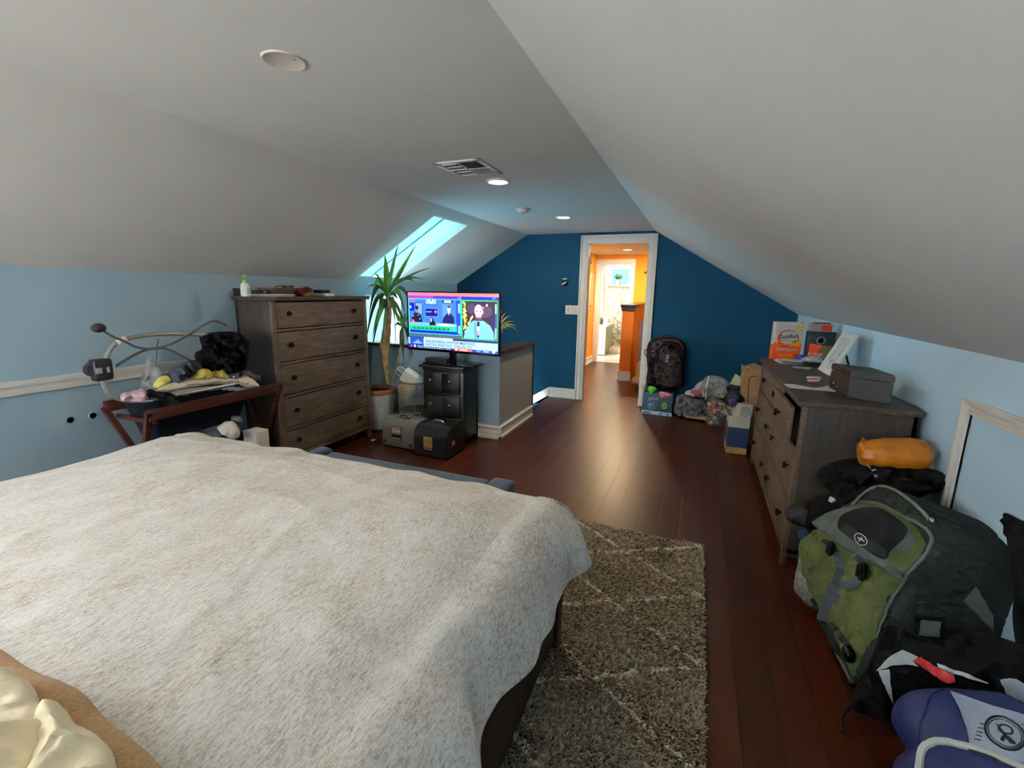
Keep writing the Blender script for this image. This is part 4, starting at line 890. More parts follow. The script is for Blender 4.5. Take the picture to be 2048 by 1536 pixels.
# small spider plant on the far half wall corner
o = thing('spider_plant', 'small variegated spider plant behind the television on the half wall cap', 'potted plant', (-1.82, 3.99, .868))
g = G(); g.lathe([(0, 0), (.04, 0), (.055, .09), (.058, .1), (.05, .1), (.045, .085), (0, .085)], (-1.80, 3.99, .868), mat('stone_pot', '8a8a70', .7), 24); part('pot', g, o)
vl = mat('variegated_leaf', '93a345', .5, var=(30, .35), stretch=(6, 6, 1)); vl2 = mat('leaf_cream', 'c9c58a', .5)
for (tx, ty_, sag) in ((1034, 655, .16), (1030, 645, .14), (1022, 632, .12), (1012, 625, .08), (1036, 664, .18), (1004, 622, .06), (1018, 662, .14), (1010, 668, .12), (996, 620, .06), (1026, 656, .15), (1005, 640, .08), (985, 640, .1)):
    g = G(); blade(g, (-1.80, 3.99, .955), at(tx, ty_, 1, 3.99+rr.uniform(-.06, .06)), sag, .011, rr.choice((vl, vl, vl2, lf))); part('leaf', g, o)
# wire basket and what is in it
wm = mat('brass_wire', '8a7a58', .35, metal=.8); BX_, BY_, BR = -2.51, 3.725, .158
o = thing('wire_basket', 'brass wire wastebasket on black legs beside the black nightstand', 'basket', (BX_, BY_, 0))
g = G()
for z, r_ in ((.545, .006), (.262, .006), (.256, .004)): g.tube([(BX_+BR*cos(a*pi/18), BY_+BR*sin(a*pi/18), z) for a in range(36)], r_, wm, 6, closed=True)
for a in range(44): q = a*2*pi/44; g.cyl((BX_+BR*cos(q), BY_+BR*sin(q), .258), (BX_+BR*cos(q), BY_+BR*sin(q), .545), .0028, wm, 5)
g.cyl((BX_, BY_, .255), (BX_, BY_, .262), BR, mat('basket_floor', '2a2520', .6), 30); part('cage', g, o)
for a in range(4): q = a*pi/2+.5; g = G(); g.tube([(BX_+.12*cos(q), BY_+.12*sin(q), .255), (BX_+.15*cos(q), BY_+.15*sin(q), 0)], .006, blkm, 6); part('leg', g, o)
o = thing('paper_gift_bag', 'white paper gift bag with loop handles lying in the wire basket', 'bag', (BX_, BY_, .5))
wp = mat('white_paper', 'd3dbd6', .6, var=(8, .05))
Mb = Matrix.Translation((BX_-.02, BY_-.02, .565)) @ Matrix.Rotation(radians(36), 4, 'Y') @ Matrix.Rotation(radians(18), 4, 'Z')
g = G(); g.box(-.1, .1, -.05, .05, -.06, .06, wp, .008, M=Mb); part('body', g, o)
for s_ in (-.03, .03): g = G(); g.tube([Mb@V(p) for p in spl([(-.1, s_, -.03), (-.155, s_, -.025), (-.175, s_, 0), (-.155, s_, .025), (-.1, s_, .03)], 5)], .0032, wp, 6); part('handle', g, o)
g = G(); puff(g, [(796, 770), (808, 764), (826, 768), (832, 776), (826, 790), (812, 800), (800, 790)], at(815, 780, 1, BY_-.08), (0, -1, 0), .03, .05, cloth('pale_trash', 'b8b49a'), .015, .03, .5, seed=4); single('crumpled_tissue', g, 'crumpled pale tissue among the basket contents', 'tissue')
g = G(); g.blob((BX_+.09, BY_-.02, .47), (.05, .06, .05), mat('candy_wrap', '8a86b8', .5, var=(50, .3)), amp=.2, sub=3); single('wrapper', g, 'lilac and white wrapper at the right side of the wire basket', 'wrapper')
g = G(); g.box(-3.06, -2.93, 3.52, 3.56, 0, .24, mat('bin_grey', '55524c', .6), .006); g.box(-3.05, -2.94, 3.527, 3.553, .235, .243, blkm, .001)
single('floor_box', g, 'narrow dark grey box between the tall chest and the planter', 'box')
g = G(); g.poly([(-2.80, 3.38, .003), (-2.76, 3.36, .003), (-2.74, 3.40, .006), (-2.78, 3.42, .004)], wht, .003); single('paper_scrap', g, 'white paper scrap on the floor beside the tall chest foot', 'paper')
def case(name, x0, x1, y0, y1, h, r, m, label, rz=0, extra=None):
    o = thing(name, label, 'carrying case', ((x0+x1)/2, (y0+y1)/2, 0), rz); t = bmesh.new(); P = [(y1, .012), (y0, .012)]; w, d = (x1-x0)/2, (y1-y0)/2
    P = [(d, .01), (-d+.01, .01), (-d, .02)]+[(-d+r-r*cos(a*pi/2/8), h-r+r*sin(a*pi/2/8)) for a in range(9)]+[(d-r*.5+r*.5*sin(a*pi/2/5), h-r*.5+r*.5*cos(a*pi/2/5)) for a in range(6)]
    g = G()
    for sx in (-w, ):
        vs = [t.verts.new((-w, y, z)) for y, z in P]; f_ = t.faces.new(vs); q = bmesh.ops.extrude_face_region(t, geom=[f_]); bmesh.ops.translate(t, vec=(2*w, 0, 0), verts=[v for v in q['geom'] if isinstance(v, bmesh.types.BMVert)])
        bmesh.ops.bevel(t, geom=[e for e in t.edges if abs(e.verts[0].co.x-e.verts[1].co.x) < 1e-6], offset=.006, segments=2, affect='EDGES'); bmesh.ops.recalc_face_normals(t, faces=t.faces)
    g.add(t, m); part('shell', g, o, local=True)
    g = G(); g.tube(spl([(-.05, -.02, h-.002), (-.045, -.02, h+.018), (0, -.02, h+.024), (.045, -.02, h+.018), (.05, -.02, h-.002)], 5), .007, chrome if m is not blkm else mat('handle_blk', '2a2a2c', .3), 8); g.box(-.06, .06, -.035, -.005, h-.003, h+.004, blkm, .002); part('handle', g, o, local=True)
    return o, w, d
gc = mat('case_grey', '6e6a62', .5, var=(4, .05)); c1, w, d = case('carrying_case', -2.60, -2.215, 3.30, 3.53, .265, .09, gc, 'grey hard carrying case with printed label, in front of the wire basket', -.07)
g = G(); g.box(-.075, .03, -d-.003, -d+.001, .085, .205, mat('label_dark', '1d1512', .5)); g.box(-.07, .025, -d-.004, -d-.002, .135, .2, mat('label_tan', 'a58b6d', .5, var=(60, .4)));
g.text('Canon', .036, mat('label_white', 'e6dfd0', .5), Matrix.Translation((-.022, -d-.0045, .165)) @ Matrix.Rotation(pi/2, 4, 'X')); g.box(-.07, .02, -d-.004, -d-.002, .092, .098, mat('label_white')); part('printed_label', g, c1, local=True)
for sx in (-.16, .13): g = G(); g.cyl((sx, -d-.004, .05), (sx, -d+.002, .05), .012, blkm, 12); part('latch', g, c1, local=True)
c2, w, d = case('carrying_case', -2.20, -1.865, 3.215, 3.535, .275, .1, mat('case_black', '060607', .5), 'black hard carrying case with a gold sticker, in front of the black nightstand', 0)
g = G(); g.box(-.065, .02, -d-.003, -d+.001, .09, .185, mat('gold_label', 'b08d4a', .5, var=(30, .1))); g.cyl((-.042, -d-.004, .145), (-.042, -d, .145), .014, mat('label_mauve', '9a7a70', .5), 14); g.cyl((-.008, -d-.004, .145), (-.008, -d, .145), .014, mat('label_mauve'), 14)
g.box(-.06, .015, -d-.0035, -d, .072, .082, mat('label_tan')); part('sticker', g, c2, local=True)
g = G(); g.box(w-.001, w+.003, -.09, -.03, .1, .145, mat('red_label', '8a2a22', .5)); g.box(w, w+.004, -.085, -.035, .115, .13, mat('label_tan')); part('side_sticker', g, c2, local=True)
# ------------------------------------------------------------------ on the long dresser
DZT = .909
def quadbox(g, c4, z0, z1, m, bev=0):
    t = bmesh.new(); a = [t.verts.new((x, y, z0)) for x, y in c4]; b = [t.verts.new((x, y, z1)) for x, y in c4]; n = len(c4)
    t.faces.new(a[::-1]); t.faces.new(b)
    for i in range(n): t.faces.new((a[i], a[(i+1) % n], b[(i+1) % n], b[i]))
    bmesh.ops.recalc_face_normals(t, faces=t.faces)
    if bev: bmesh.ops.bevel(t, geom=list(t.edges), offset=bev, segments=2, affect='EDGES')
    return g.add(t, m)
def faceM(a, b, z0):      # frame of an upright face running from a to b (left to right as seen), origin at a
    u = (V(b)-V(a)); u.z = 0; L = u.length; u.normalize(); n = V((u.y, -u.x, 0)); M = Matrix((u, V((0, 0, 1)), n)).transposed().to_4x4(); M.translation = V((a[0], a[1], z0)); return M, L
# cracker carton
A = at(1543, 718, 2, DZT); B = V((A.x+.20, A.y+.03, 0)); Mc, L = faceM(A, B, DZT); H = at(1549, 644, 1, A.y).z-DZT
wc = mat('carton_white', 'd6d4cc', .45); oc = mat('carton_orange', 'e25a12', .45); tg = mat('print_dark', '1f2326', .5); rd = mat('print_red', 'b3221c', .5)
o = thing('cracker_carton', 'white and orange cracker carton standing at the far end of the dresser', 'carton', A)
g = G(); g.box(0, L, H*.40, H, -.075, 0, wc, .001, M=Mc); g.box(0, L, 0, H*.40, -.075, 0, oc, .001, M=Mc)
g.box(-.0005, L+.0005, H-.0005, H+.0015, -.0755, .0005, wc, M=Mc); part('carton_body', g, o)
g = G()
def FP(pts, m, z=.0006): g.poly([Mc@V((u*L, v*H, z)) for u, v in pts], m)
def FE(u, v, ru, rv, m, z, a0=0, a1=2*pi, n=28): FP([(u+ru*cos(a0+(a1-a0)*i/n), v+rv*sin(a0+(a1-a0)*i/n)) for i in range(n)], m, z)
FP([(0, .0), (1, 0), (1, .46), (.8, .42), (.55, .38), (.3, .44), (0, .47)], oc, .0005)
FE(.5, .57, .38, .235, rd, .0009); FE(.5, .575, .355, .212, oc, .0012); FE(.52, .60, .33, .185, wc, .0015)
g.text('PEPPERIDGE FARM', .0095, rd, Mc @ Matrix.Translation((L*.52, H*.735, .002))); g.text('Goldfish', .042, tg, Mc @ Matrix.Translation((L*.5, H*.62, .0022)) @ Matrix.Rotation(radians(5), 4, 'Z'), font_w=.0008)
g.text('baked snack crackers', .011, tg, Mc @ Matrix.Translation((L*.45, H*.52, .0022)))
yl = mat('cracker_gold', 'e8a020', .5); FP([(.62, .43), (.7, .5), (.82, .54), (.93, .5), (.97, .42), (.9, .36), (.78, .36), (.68, .38), (.58, .34), (.6, .4)], yl, .0021); FP([(.66, .47), (.74, .52), (.82, .545), (.78, .49)], tg, .0024)
g.text('CHEDDAR', .033, wc, Mc @ Matrix.Translation((L*.48, H*.27, .0022)), font_w=.0006); g.text('MADE WITH CHEESE', .011, mat('print_cream', 'f0c8b0', .5), Mc @ Matrix.Translation((L*.45, H*.13, .002)))
FP([(.78, .83), (1, .83), (1, .96), (.78, .96)], mat('print_yellow', 'd8d23a', .5), .001); g.text('2 LB', .02, rd, Mc @ Matrix.Translation((L*.89, H*.895, .002)), font_w=.0005)
Ms = Mc @ Matrix.Rotation(-pi/2, 4, 'Y'); g.text('Goldfish', .03, tg, Ms @ Matrix.Translation((-.038, H*.62, .0008)) @ Matrix.Rotation(pi/2, 4, 'Z')); part('front_print', g, o)
# black and orange box with clear candy tray on it
A = at(1611, 714, 2, DZT); A = V((.80, 4.17, 0)); B = V((.985, 4.17, 0)); Mf, L = faceM(A, B, DZT); H = at(1617, 663, 1, 4.17).z-DZT
o = thing('toy_carton', 'black and orange carton with white lettering beside the cracker carton', 'carton', (A.x, A.y, DZT))
g = G(); g.box(0, L, 0, H, -.085, 0, mat('carton_black', '17181b', .4), .002, M=Mf); part('carton_body', g, o)
g = G(); orr = mat('print_orange', 'e0421a', .45)
g.poly([Mf@V(p) for p in ((.012, .0, .0008), (L*.62, .0, .0008), (L*.62, H*.55, .0008), (.02, H*.62, .0008))], orr); g.poly([Mf@V(p) for p in ((L*.45, .01, .0012), (L*.95, .01, .0012), (L*.9, H*.55, .0012), (L*.62, H*.58, .0012), (L*.45, H*.4, .0012))], mat('print_olive', '6e5a32', .5))
g.lathe([(.020, .0012), (.026, .0022), (.032, .0012)], (0, 0, 0), mat('print_grey', '6a6e72', .4), 24, M=Mf @ Matrix.Translation((L*.48, H*.72, 0)))
g.text('FUNK', .04, wc, Mf @ Matrix.Translation((L*.36, H*.25, .002))); part('front_print', g, o)
o = thing('candy_box', 'clear plastic box of red sweets on the black and orange carton', 'box', (.87, 4.21, DZT+H))
z0 = DZT+H; g = G(); g.box(.805, .955, 4.175, 4.25, z0, z0+.062, mat('clear_box', 'c8c4be', .1, alpha=.45), .008); part('clear_shell', g, o)
g = G()
for k in range(26): g.blob((.82+rr.random()*.12, 4.185+rr.random()*.055, z0+.012+rr.random()*.038), (.012, .01, .01), mat(*[('candy_red', '9c1420', .3), ('candy_grey', '9a958e', .4)][k % 4 == 3]), sub=1, amp=0)
g.box(.88, .95, 4.172, 4.1745, z0+.01, z0+.05, rd); g.box(.83, .94, 4.18, 4.245, z0+.06, z0+.07, mat('candy_red'), .003); part('sweets', g, o)
# envelopes and small items
for i, (cc, x0, y0, x1, y1, rz, l) in enumerate([('d5d6d2', .595, 3.97, .80, 4.17, .1, 'white envelope lying at the bottom of the mail pile by the cracker carton'), ('2c3f8a', .63, 3.96, .84, 4.12, -.15, 'dark blue envelope in the middle of the mail pile on the dresser'), ('b8bcc0', .60, 4.02, .80, 4.14, .05, 'grey leaflet on top of the mail pile on the dresser'), ('e0b838', .635, 4.08, .685, 4.13, .3, 'small yellow card on the mail pile')]):
    g = G(); cx, cy = (x0+x1)/2, (y0+y1)/2; g.box(-(x1-x0)/2, (x1-x0)/2, -(y1-y0)/2, (y1-y0)/2, 0, .005, mat('env_'+cc, cc, .55), .001, M=Matrix.Translation((cx, cy, DZT+.0052*i)) @ Matrix.Rotation(rz, 4, 'Z')); single('envelope' if i < 2 else ('leaflet' if i == 2 else 'card'), g, l, 'mail', 'mail pile on the dresser')
c = at(1603, 716, 2, DZT+.03); g = G(); g.blob((c.x, c.y, DZT+.037), (.045, .035, .018), mat('blue_wrap', '26409c', .35, var=(20, .2)), amp=.2, sub=4, pleat=.1, zmin=DZT+.021); single('blue_pouch', g, 'crumpled royal blue pouch on the mail pile', 'pouch')
g = G(); g.blob((.82, 3.98, DZT+.035), (.065, .05, .033), mat('white_wrap', 'a9adb8', .4, var=(40, .3)), amp=.25, sub=4, pleat=.15, zmin=DZT+.011); single('wrapped_candy_bag', g, 'white and violet crumpled wrapper bag behind the photo frame', 'wrapper')
g = G(); g.box(.745, .86, 3.86, 3.95, DZT, DZT+.03, blkm, .006); single('wallet', g, 'black wallet beside the foot of the photo frame', 'wallet')
cl2 = mat('clear_thick', 'c0bfb2', .08, alpha=.55, bump=(50, .5, .004))
c = at(1604, 736, 2, DZT+.008); g = G()
for dx in (-.028, .028): g.tube([(c.x+dx+.026*cos(a*pi/8), c.y+.024*sin(a*pi/8), DZT+.01) for a in range(16)], .006, cl2, 8, closed=True); g.cyl((c.x+dx, c.y, DZT+.001), (c.x+dx, c.y, DZT+.008), .02, cl2, 16)
single('contact_lens_case', g, 'clear plastic double case lying on the dresser in front of the mail', 'case')
c = at(1627, 762, 2, DZT+.01); g = G()
for k, (m_, q) in enumerate(((mat('print_pink', 'b83058', .4), .3), (wht, 1.1), (cl2, 2.2), (wht, 3))): g.tube([(c.x+(.026+.003*k)*cos(a*pi/7), c.y+.022*sin(a*pi/7), DZT+.012+.006*k+.006*sin(a*pi/7+q)) for a in range(14)], .0055, m_, 6, closed=True)
single('bracelet', g, 'pink and white bead bracelet bundle on the dresser top', 'bracelet')
g = G(); P = [at(a, b, 2, DZT) for a, b in ((1567, 768), (1588, 769), (1640, 776), (1660, 770), (1672, 784), (1578, 776))]; g.poly([V((p.x, p.y, DZT+.0005)) for p in P], mat('white_card'), .0015, (0, 0, 1))
P = [at(a, b, 2, DZT) for a, b in ((1593, 770), (1620, 771), (1643, 772), (1640, 776), (1625, 776))]; g.poly([V((p.x, p.y, DZT+.0022)) for p in P], mat('print_rust', '6a4038', .5), .0005, (0, 0, 1)); single('letter', g, 'white printed letter lying flat beside the black watch box', 'letter')
# photo frame
BL, BRr = at(1636, 739, 2, DZT), at(1659, 752, 2, DZT); TL, TR = at(1686, 663, 1, BL.y+.02), at(1713, 670, 1, BRr.y+.02)
o = thing('photo_frame', 'white photo frame leaning back on its stand beside the black watch box', 'picture frame', (BL+BRr)/2)
ux_ = (BRr-BL).normalized(); uy_ = ((TL-BL)+(TR-BRr)); uy_ = (uy_-ux_*uy_.dot(ux_)).normalized(); nn_ = ux_.cross(uy_); FW = (BRr-BL).length; FH = ((TL-BL).length+(TR-BRr).length)/2
Mq = Matrix((ux_, uy_, nn_)).transposed().to_4x4(); Mq.translation = BL
g = G(); b_ = .038
for a in ((0, FW, 0, b_), (0, FW, FH-b_, FH), (0, b_, b_, FH-b_), (FW-b_, FW, b_, FH-b_)): g.box(*a, -.012, .004, white_m, .003, M=Mq)
part('frame', g, o)
g = G(); g.box(b_-.003, FW-b_+.003, b_-.003, FH-b_+.003, -.01, -.004, mat('photo_mount', 'c4cdd2', .3), M=Mq)
for k in range(14): g.box(*[(lambda x, y, w, h: (x, x+w, y, y+h))(b_+.02+rr.random()*(FW-2*b_-.05), b_+.03+rr.random()*(FH-2*b_-.08), .006+rr.random()*.014, .004+rr.random()*.02)][0], -.004, -.0036, mat('sketch_grey', '8d9599', .5), M=Mq)
part('picture', g, o)
g = G(); q0 = BL+ux_*FW*.5+uy_*FH*.7-nn_*.012; q1 = V((q0.x+.06, q0.y-.01, DZT)); g.tube([q0, q1], .008, blkm, 4); part('easel_leg', g, o)
# watch box
a, b, c_ = at(1657, 775, 2, DZT), at(1695, 795, 2, DZT), at(1781, 810, 2, DZT); d_ = a+(c_-b); H = at(1707, 742, 1, b.y).z-DZT
o = thing('watch_box', 'black box with ribbed lid standing near the front end of the dresser', 'box', (a+c_)/2)
bxw = mat('watchbox', '131216', .4); g = G(); quadbox(g, [(p.x, p.y) for p in (a, b, c_, d_)], DZT, DZT+H*.74, bxw, .003); part('body', g, o)
g = G(); cen = (a+b+c_+d_)/4; ex = [(cen.x+(p.x-cen.x)*1.015, cen.y+(p.y-cen.y)*1.015) for p in (a, b, c_, d_)]; quadbox(g, ex, DZT+H*.76, DZT+H, bxw, .003)
u_ = (c_-b); v_ = (a-b)
for k in range(9):
    s0 = b+v_*(.06+.1*k); q = [s0, s0+u_, s0+u_+v_*.05, s0+v_*.05]; quadbox(g, [(p.x, p.y) for p in q], DZT+H, DZT+H+.005, bxw)
part('lid', g, o)
g = G(); Mw, L = faceM(a, b, DZT)
for k, (x_, z_, r_) in enumerate(((.3, .5, .006), (.5, .35, .006), (.72, .3, .005))): g.blob(Mw@V((x_*L, z_*H*.6, .004)), (r_, r_, r_), chrome, amp=0, sub=2)
part('clasp', g, o, 'small shiny metal clasp')
# ------------------------------------------------------------------ heap along the dark blue wall
def pf(name, px, y, m, label, cat, tf, tb, n=None, **k):
    cx = sum(a for a, b in px)/len(px); cy = sum(b for a, b in px)/len(px); c = at(cx, cy, 1, y); g = G()
    puff(g, px, c, n or (-.06, -1, 0), tf, tb, m, k.pop('step', .022), k.pop('rim', .07), k.pop('amp', .35), seed=len(px), crease=k.pop('crease', .35), cf=k.pop('cf', 12), **k); return g
o = thing('printed_carton', 'dark blue carton with white lettering and pale base stripe under the black backpack', 'carton', (-.365, 5.7, 0))
Mb, L = faceM((-.538, 5.555, 0), (-.195, 5.535, 0), 0); bb = mat('carton_navy', '24485e', .45)
g = G(); g.box(0, L, 0, .262, -.3, 0, bb, .003, M=Mb); part('carton_body', g, o)
g = G(); pb = mat('print_pale', 'a9c9dc', .45); g.poly([Mb@V(p) for p in ((.0, .002, .001), (L, .002, .001), (L, .04, .001), (0, .045, .001))], pb)
g.text('good', .055, pb, Mb @ Matrix.Translation((.125, .195, .0015))); g.text('#1', .07, pb, Mb @ Matrix.Translation((.11, .12, .0015)), font_w=.001); g.text('BRAND', .018, pb, Mb @ Matrix.Translation((.11, .08, .0015)))
g.tube([Mb@V((.11+.055*cos(a*pi/12), .115+.055*sin(a*pi/12), .001)) for a in range(24)], .0012, pb, 4, closed=True)
for a in range(9): g.blob(Mb@V((.255+.02*cos(a*.7), .12+.03*sin(a*.7), .002)), (.013, .001, .015), mat('print_green', '9aa040', .5), amp=.2, sub=1)
for x_ in (.02, .06, .2, .28): g.box(x_, x_+.04, .012, .026, .0012, .0016, bb, M=Mb)
part('print', g, o)
bpk = mat('backpack_black', '19161a', .75, var=(18, .3), bump=(40, .5, .006)); bpb = mat('backpack_brown', '362b2e', .8, var=(18, .2), bump=(40, .5, .006)); pink = mat('piping_pink', '8e3346', .5)
o = thing('backpack', 'black and brown backpack with red piping standing on the blue carton', 'backpack', (-.34, 5.75, .265))
px = [(1293, 705), (1298, 684), (1315, 675), (1345, 674), (1364, 681), (1373, 697), (1369, 722), (1367, 750), (1368, 774), (1340, 778), (1302, 774), (1292, 762), (1295, 738)]
g = pf('b', px, 5.75, bpk, '', '', .13, .09, rim=.09, pleat=.1, zmin=.266, step=.012, crease=.1, amp=.15); bv = g.bvh(); part('body', g, o)
g = G(); decal(g, bv, [(1308, 728), (1320, 700), (1335, 692), (1352, 700), (1360, 725), (1362, 768), (1340, 772), (1312, 768)], bpb, .012, 6); 
decal(g, bv, [(1306, 690), (1318, 683), (1328, 684), (1316, 700), (1308, 716), (1302, 710)], mat('backpack_grey', '4a4446', .8), .006, 5); bv2 = g.bvh(); part('front_pocket', g, o)
g = G(); g.tube(castline(bv, [(1304, 712), (1303, 698), (1308, 687), (1322, 681), (1345, 681), (1360, 687), (1366, 700)], .004), .004, pink, 6); part('piping', g, o)
g = G(); decal(g, bv, [(1331, 712), (1337, 710), (1338, 722), (1332, 724)], mat('label_silver', '77757a', .5), .016, 3); part('logo_patch', g, o)
for P in ([(1312, 700), (1318, 725), (1330, 748), (1338, 770)], [(1352, 705), (1350, 735), (1345, 755)], [(1300, 720), (1300, 745), (1306, 765)]): g = G(); g.tube(castline(bv, P, .016), .007, blkm, 6); part('strap', g, o)
g = G(); c = at(1293, 700, 1, 5.68); g.tube([at(a, b, 1, 5.68) for a, b in ((1296, 697), (1290, 700), (1289, 708), (1294, 714), (1298, 712))], .006, blkm, 6); part('side_handle', g, o)
g = G(); g.tube([at(a, b, 1, 5.70) for a, b in ((1322, 676), (1328, 671), (1345, 671), (1352, 676))], .008, blkm, 6); part('top_handle', g, o)
def soft(name, px, y, m, label, cat, tf=.05, tb=.06, **k): return single(name, pf(name, px, y, m, label, cat, tf, tb, **k), label, cat, ang=80)
soft('green_bag', [(1295, 777), (1300, 772), (1311, 775), (1313, 780), (1302, 788), (1298, 784)], 5.53, mat('lime_plastic', '4fae30', .4), 'bright green plastic scrap on the corner of the blue carton', 'bag', .008, .01, step=.012, rim=.02)
soft('red_white_bag', [(1318, 786), (1322, 783), (1340, 787), (1345, 792), (1335, 796), (1322, 797)], 5.533, mat('red_white', 'b06a70', .5, var=(40, .5)), 'red and white crumpled wrapper on the front of the blue carton', 'wrapper', .01, .008, step=.012, rim=.02)
soft('white_bag', [(1284, 765), (1292, 758), (1296, 772), (1292, 780), (1284, 778)], 5.66, mat('white_plastic2', 'c2c6c8', .4, bump=(40, .5, .006)), 'white plastic bag between the door casing and the black backpack', 'bag', .03, .04, step=.014, rim=.03)
soft('grey_bag', [(1351, 803), (1354, 792), (1368, 788), (1395, 796), (1413, 803), (1413, 836), (1385, 836), (1352, 829), (1347, 815)], 5.6, mat('grey_fabric', '64666a', .8, var=(18, .2), bump=(30, .6, .01)), 'grey fabric bag lying on the floor beside the blue carton', 'bag', .1, .1, pleat=.15, zmin=.01, step=.014, crease=.25, cf=9)
soft('tan_mat', [(1366, 830), (1390, 834), (1413, 834), (1412, 841), (1388, 839), (1374, 836)], 5.45, mat('tan_fabric', '94805a', .8), 'tan folded cloth under the grey fabric bag', 'cloth', .04, .1, zmin=.003, step=.016, rim=.03)
soft('sneaker', [(1369, 787), (1374, 781), (1385, 778), (1396, 766), (1408, 762), (1413, 775), (1412, 793), (1394, 795), (1380, 794)], 5.58, mat('shoe_fabric', 'b0a4a2', .7, var=(25, .25)), 'white and pink sneaker resting on the grey fabric bag', 'shoe', .05, .05, step=.016, rim=.04)
soft('sneaker_tongue', [(1381, 781), (1397, 781), (1402, 790), (1392, 793), (1384, 791)], 5.52, mat('shoe_pink', '9c5668', .7), 'pink inner sole in front of the white and pink sneaker', 'shoe', .012, .012, step=.014, rim=.03)
o = thing('clear_storage_bag', 'large clear zipped plastic bag behind the ornament bag, with white trim', 'bag', (.25, 5.55, .3))
g = pf('c', [(1399, 776), (1405, 760), (1418, 751), (1440, 753), (1456, 762), (1460, 778), (1452, 792), (1432, 800), (1412, 800)], 5.55, clear, '', '', .09, .09, amp=.8, freq=20); bv = g.bvh(); part('bag_body', g, o)
g = G(); g.tube(castline(bv, [(1418, 753), (1414, 772), (1412, 790), (1411, 800)], .005), .007, white_m, 6); g.tube(castline(bv, [(1404, 765), (1400, 777), (1404, 790)], .005), .005, white_m, 6); part('white_trim', g, o)
g = G(); 
for k in range(14): c = at(1418+rr.random()*28, 786+rr.random()*10, 1, 5.5+rr.random()*.06); g.blob(c, (.02, .015, .016), mat('bag_lime', '9aa83a', .5), amp=.3, sub=2, seed=k)
part('yellow_contents', g, o)
o = thing('ornament_bag', 'clear plastic bag of red, gold and green ornaments on the floor', 'bag', (.27, 5.35, 0))
g = pf('c', [(1413, 812), (1420, 801), (1440, 800), (1450, 812), (1449, 832), (1440, 840), (1442, 850), (1420, 851), (1411, 843), (1414, 832), (1409, 822)], 5.35, mat('clear_plastic_2', 'c9c4bc', .1, alpha=.25, bump=(30, .9, .02)), '', '', .09, .09, amp=.5, freq=20, zmin=.004); part('bag_body', g, o)
for k, (a, b, cc, r_) in enumerate([(1420, 818, 'b01c24', .032), (1432, 812, '7a3a34', .034), (1424, 829, 'c8a040', .026), (1436, 826, '8a2a28', .028), (1442, 815, '9a6a5a', .03), (1417, 832, '3f7a34', .018), (1430, 836, 'b8b8b8', .024), (1428, 805, 'c84a3a', .026), (1443, 831, '6a6a6a', .026), (1419, 808, 'c0b0a0', .024), (1434, 846, '9a9a9a', .02), (1422, 845, 'd0d0d0', .018)]):
    c = at(a, b, 1, 5.33+.05*rr.random()); g = G(); g.blob(c, (r_, r_, r_), mat('orn_'+cc, cc, .2, metal=.3), amp=0, sub=3); part('ornament', g, o)
o = thing('shipping_box', 'white and dark blue shipping box with tan base beside the long dresser', 'box', (.43, 4.58, 0))
X_0, X_1, Yf = .335, .505, 4.44
g = G(); g.box(X_0, X_1, Yf, 4.72, .0, .06, mat('kraft', 'b28d5c', .7), .001); g.box(X_0, X_1, Yf, 4.72, .06, .245, mat('box_navy', '1c2f5e', .6), .001); g.box(X_0, X_1, Yf, 4.72, .245, .345, wc, .001); part('carton_body', g, o)
g = G()
g.poly([(X_0+.03, Yf-.012, .345), (X_1, Yf-.012, .345), (X_1+.005, Yf-.03, .475), (X_0+.05, Yf-.03, .478)], wc, .004)
g.poly([(X_0-.004, Yf, .345), (X_0-.004, 4.72, .345), (X_0-.05, 4.72, .42), (X_0-.05, Yf, .42)], mat('kraft'), .004); part('flap', g, o)
yq = lambda z_: Yf-.012-.018*(z_-.345)/.13-.007
g = G(); g.tube([(.455+.034*cos(a*pi/14), yq(.405+.043*sin(a*pi/14)), .405+.043*sin(a*pi/14)) for a in range(28)], .0018, mat('sketch_olive', '77715c', .6), 5, closed=True)
for k in range(4): g.tube(spl([(.455-.024, yq(.385+.014*k), .385+.014*k), (.447, yq(.395+.014*k), .397+.014*k), (.462, yq(.383+.014*k), .383+.014*k), (.479, yq(.392+.014*k), .394+.014*k)], 4), .0014, mat('sketch_olive'), 4)
part('emblem', g, o)
g = G(); pc_ = [mat('print_mix'+str(i), c, .6) for i, c in enumerate(('8c5a52', 'c8a088', '4a3458', '9c6a62'))]
for k in range(16): a = rr.uniform(Yf+.02, 4.66); z_ = rr.uniform(.06, .31); g.box(X_0-.002, X_0-.0005, a, a+.03, z_, z_+rr.uniform(.01, .04), pc_[k % 4])
part('side_print', g, o)
soft('violet_scarf', [(1457, 800), (1464, 797), (1474, 800), (1472, 812), (1460, 814)], 4.5, mat('violet_mix', '5a4a68', .8, var=(30, .3)), 'violet patterned cloth sticking out of the shipping box', 'cloth', .02, .03, step=.014, rim=.03)
soft('navy_bag', [(1450, 802), (1454, 787), (1468, 778), (1484, 788), (1490, 803), (1470, 808), (1456, 812)], 4.8, mat('navy_bag', '16243a', .5, bump=(30, .5, .01)), 'dark navy plastic bag behind the shipping box', 'bag', .06, .1, pleat=.15)
soft('paper_sheet', [(1459, 768), (1471, 747), (1485, 757), (1482, 773)], 4.95, mat('pale_green_paper', 'b9c2a4', .7), 'pale green paper sheet standing behind the navy bag', 'paper', .004, .004, smooth=False)
soft('black_pouch', [(1454, 772), (1480, 772), (1481, 782), (1456, 783)], 4.9, blkm, 'black pouch under the pale green paper', 'pouch', .02, .04, step=.014, rim=.03)
o = thing('paper_bag', 'open brown kraft paper bag standing behind the far end of the dresser', 'bag', (.52, 4.86, 0))
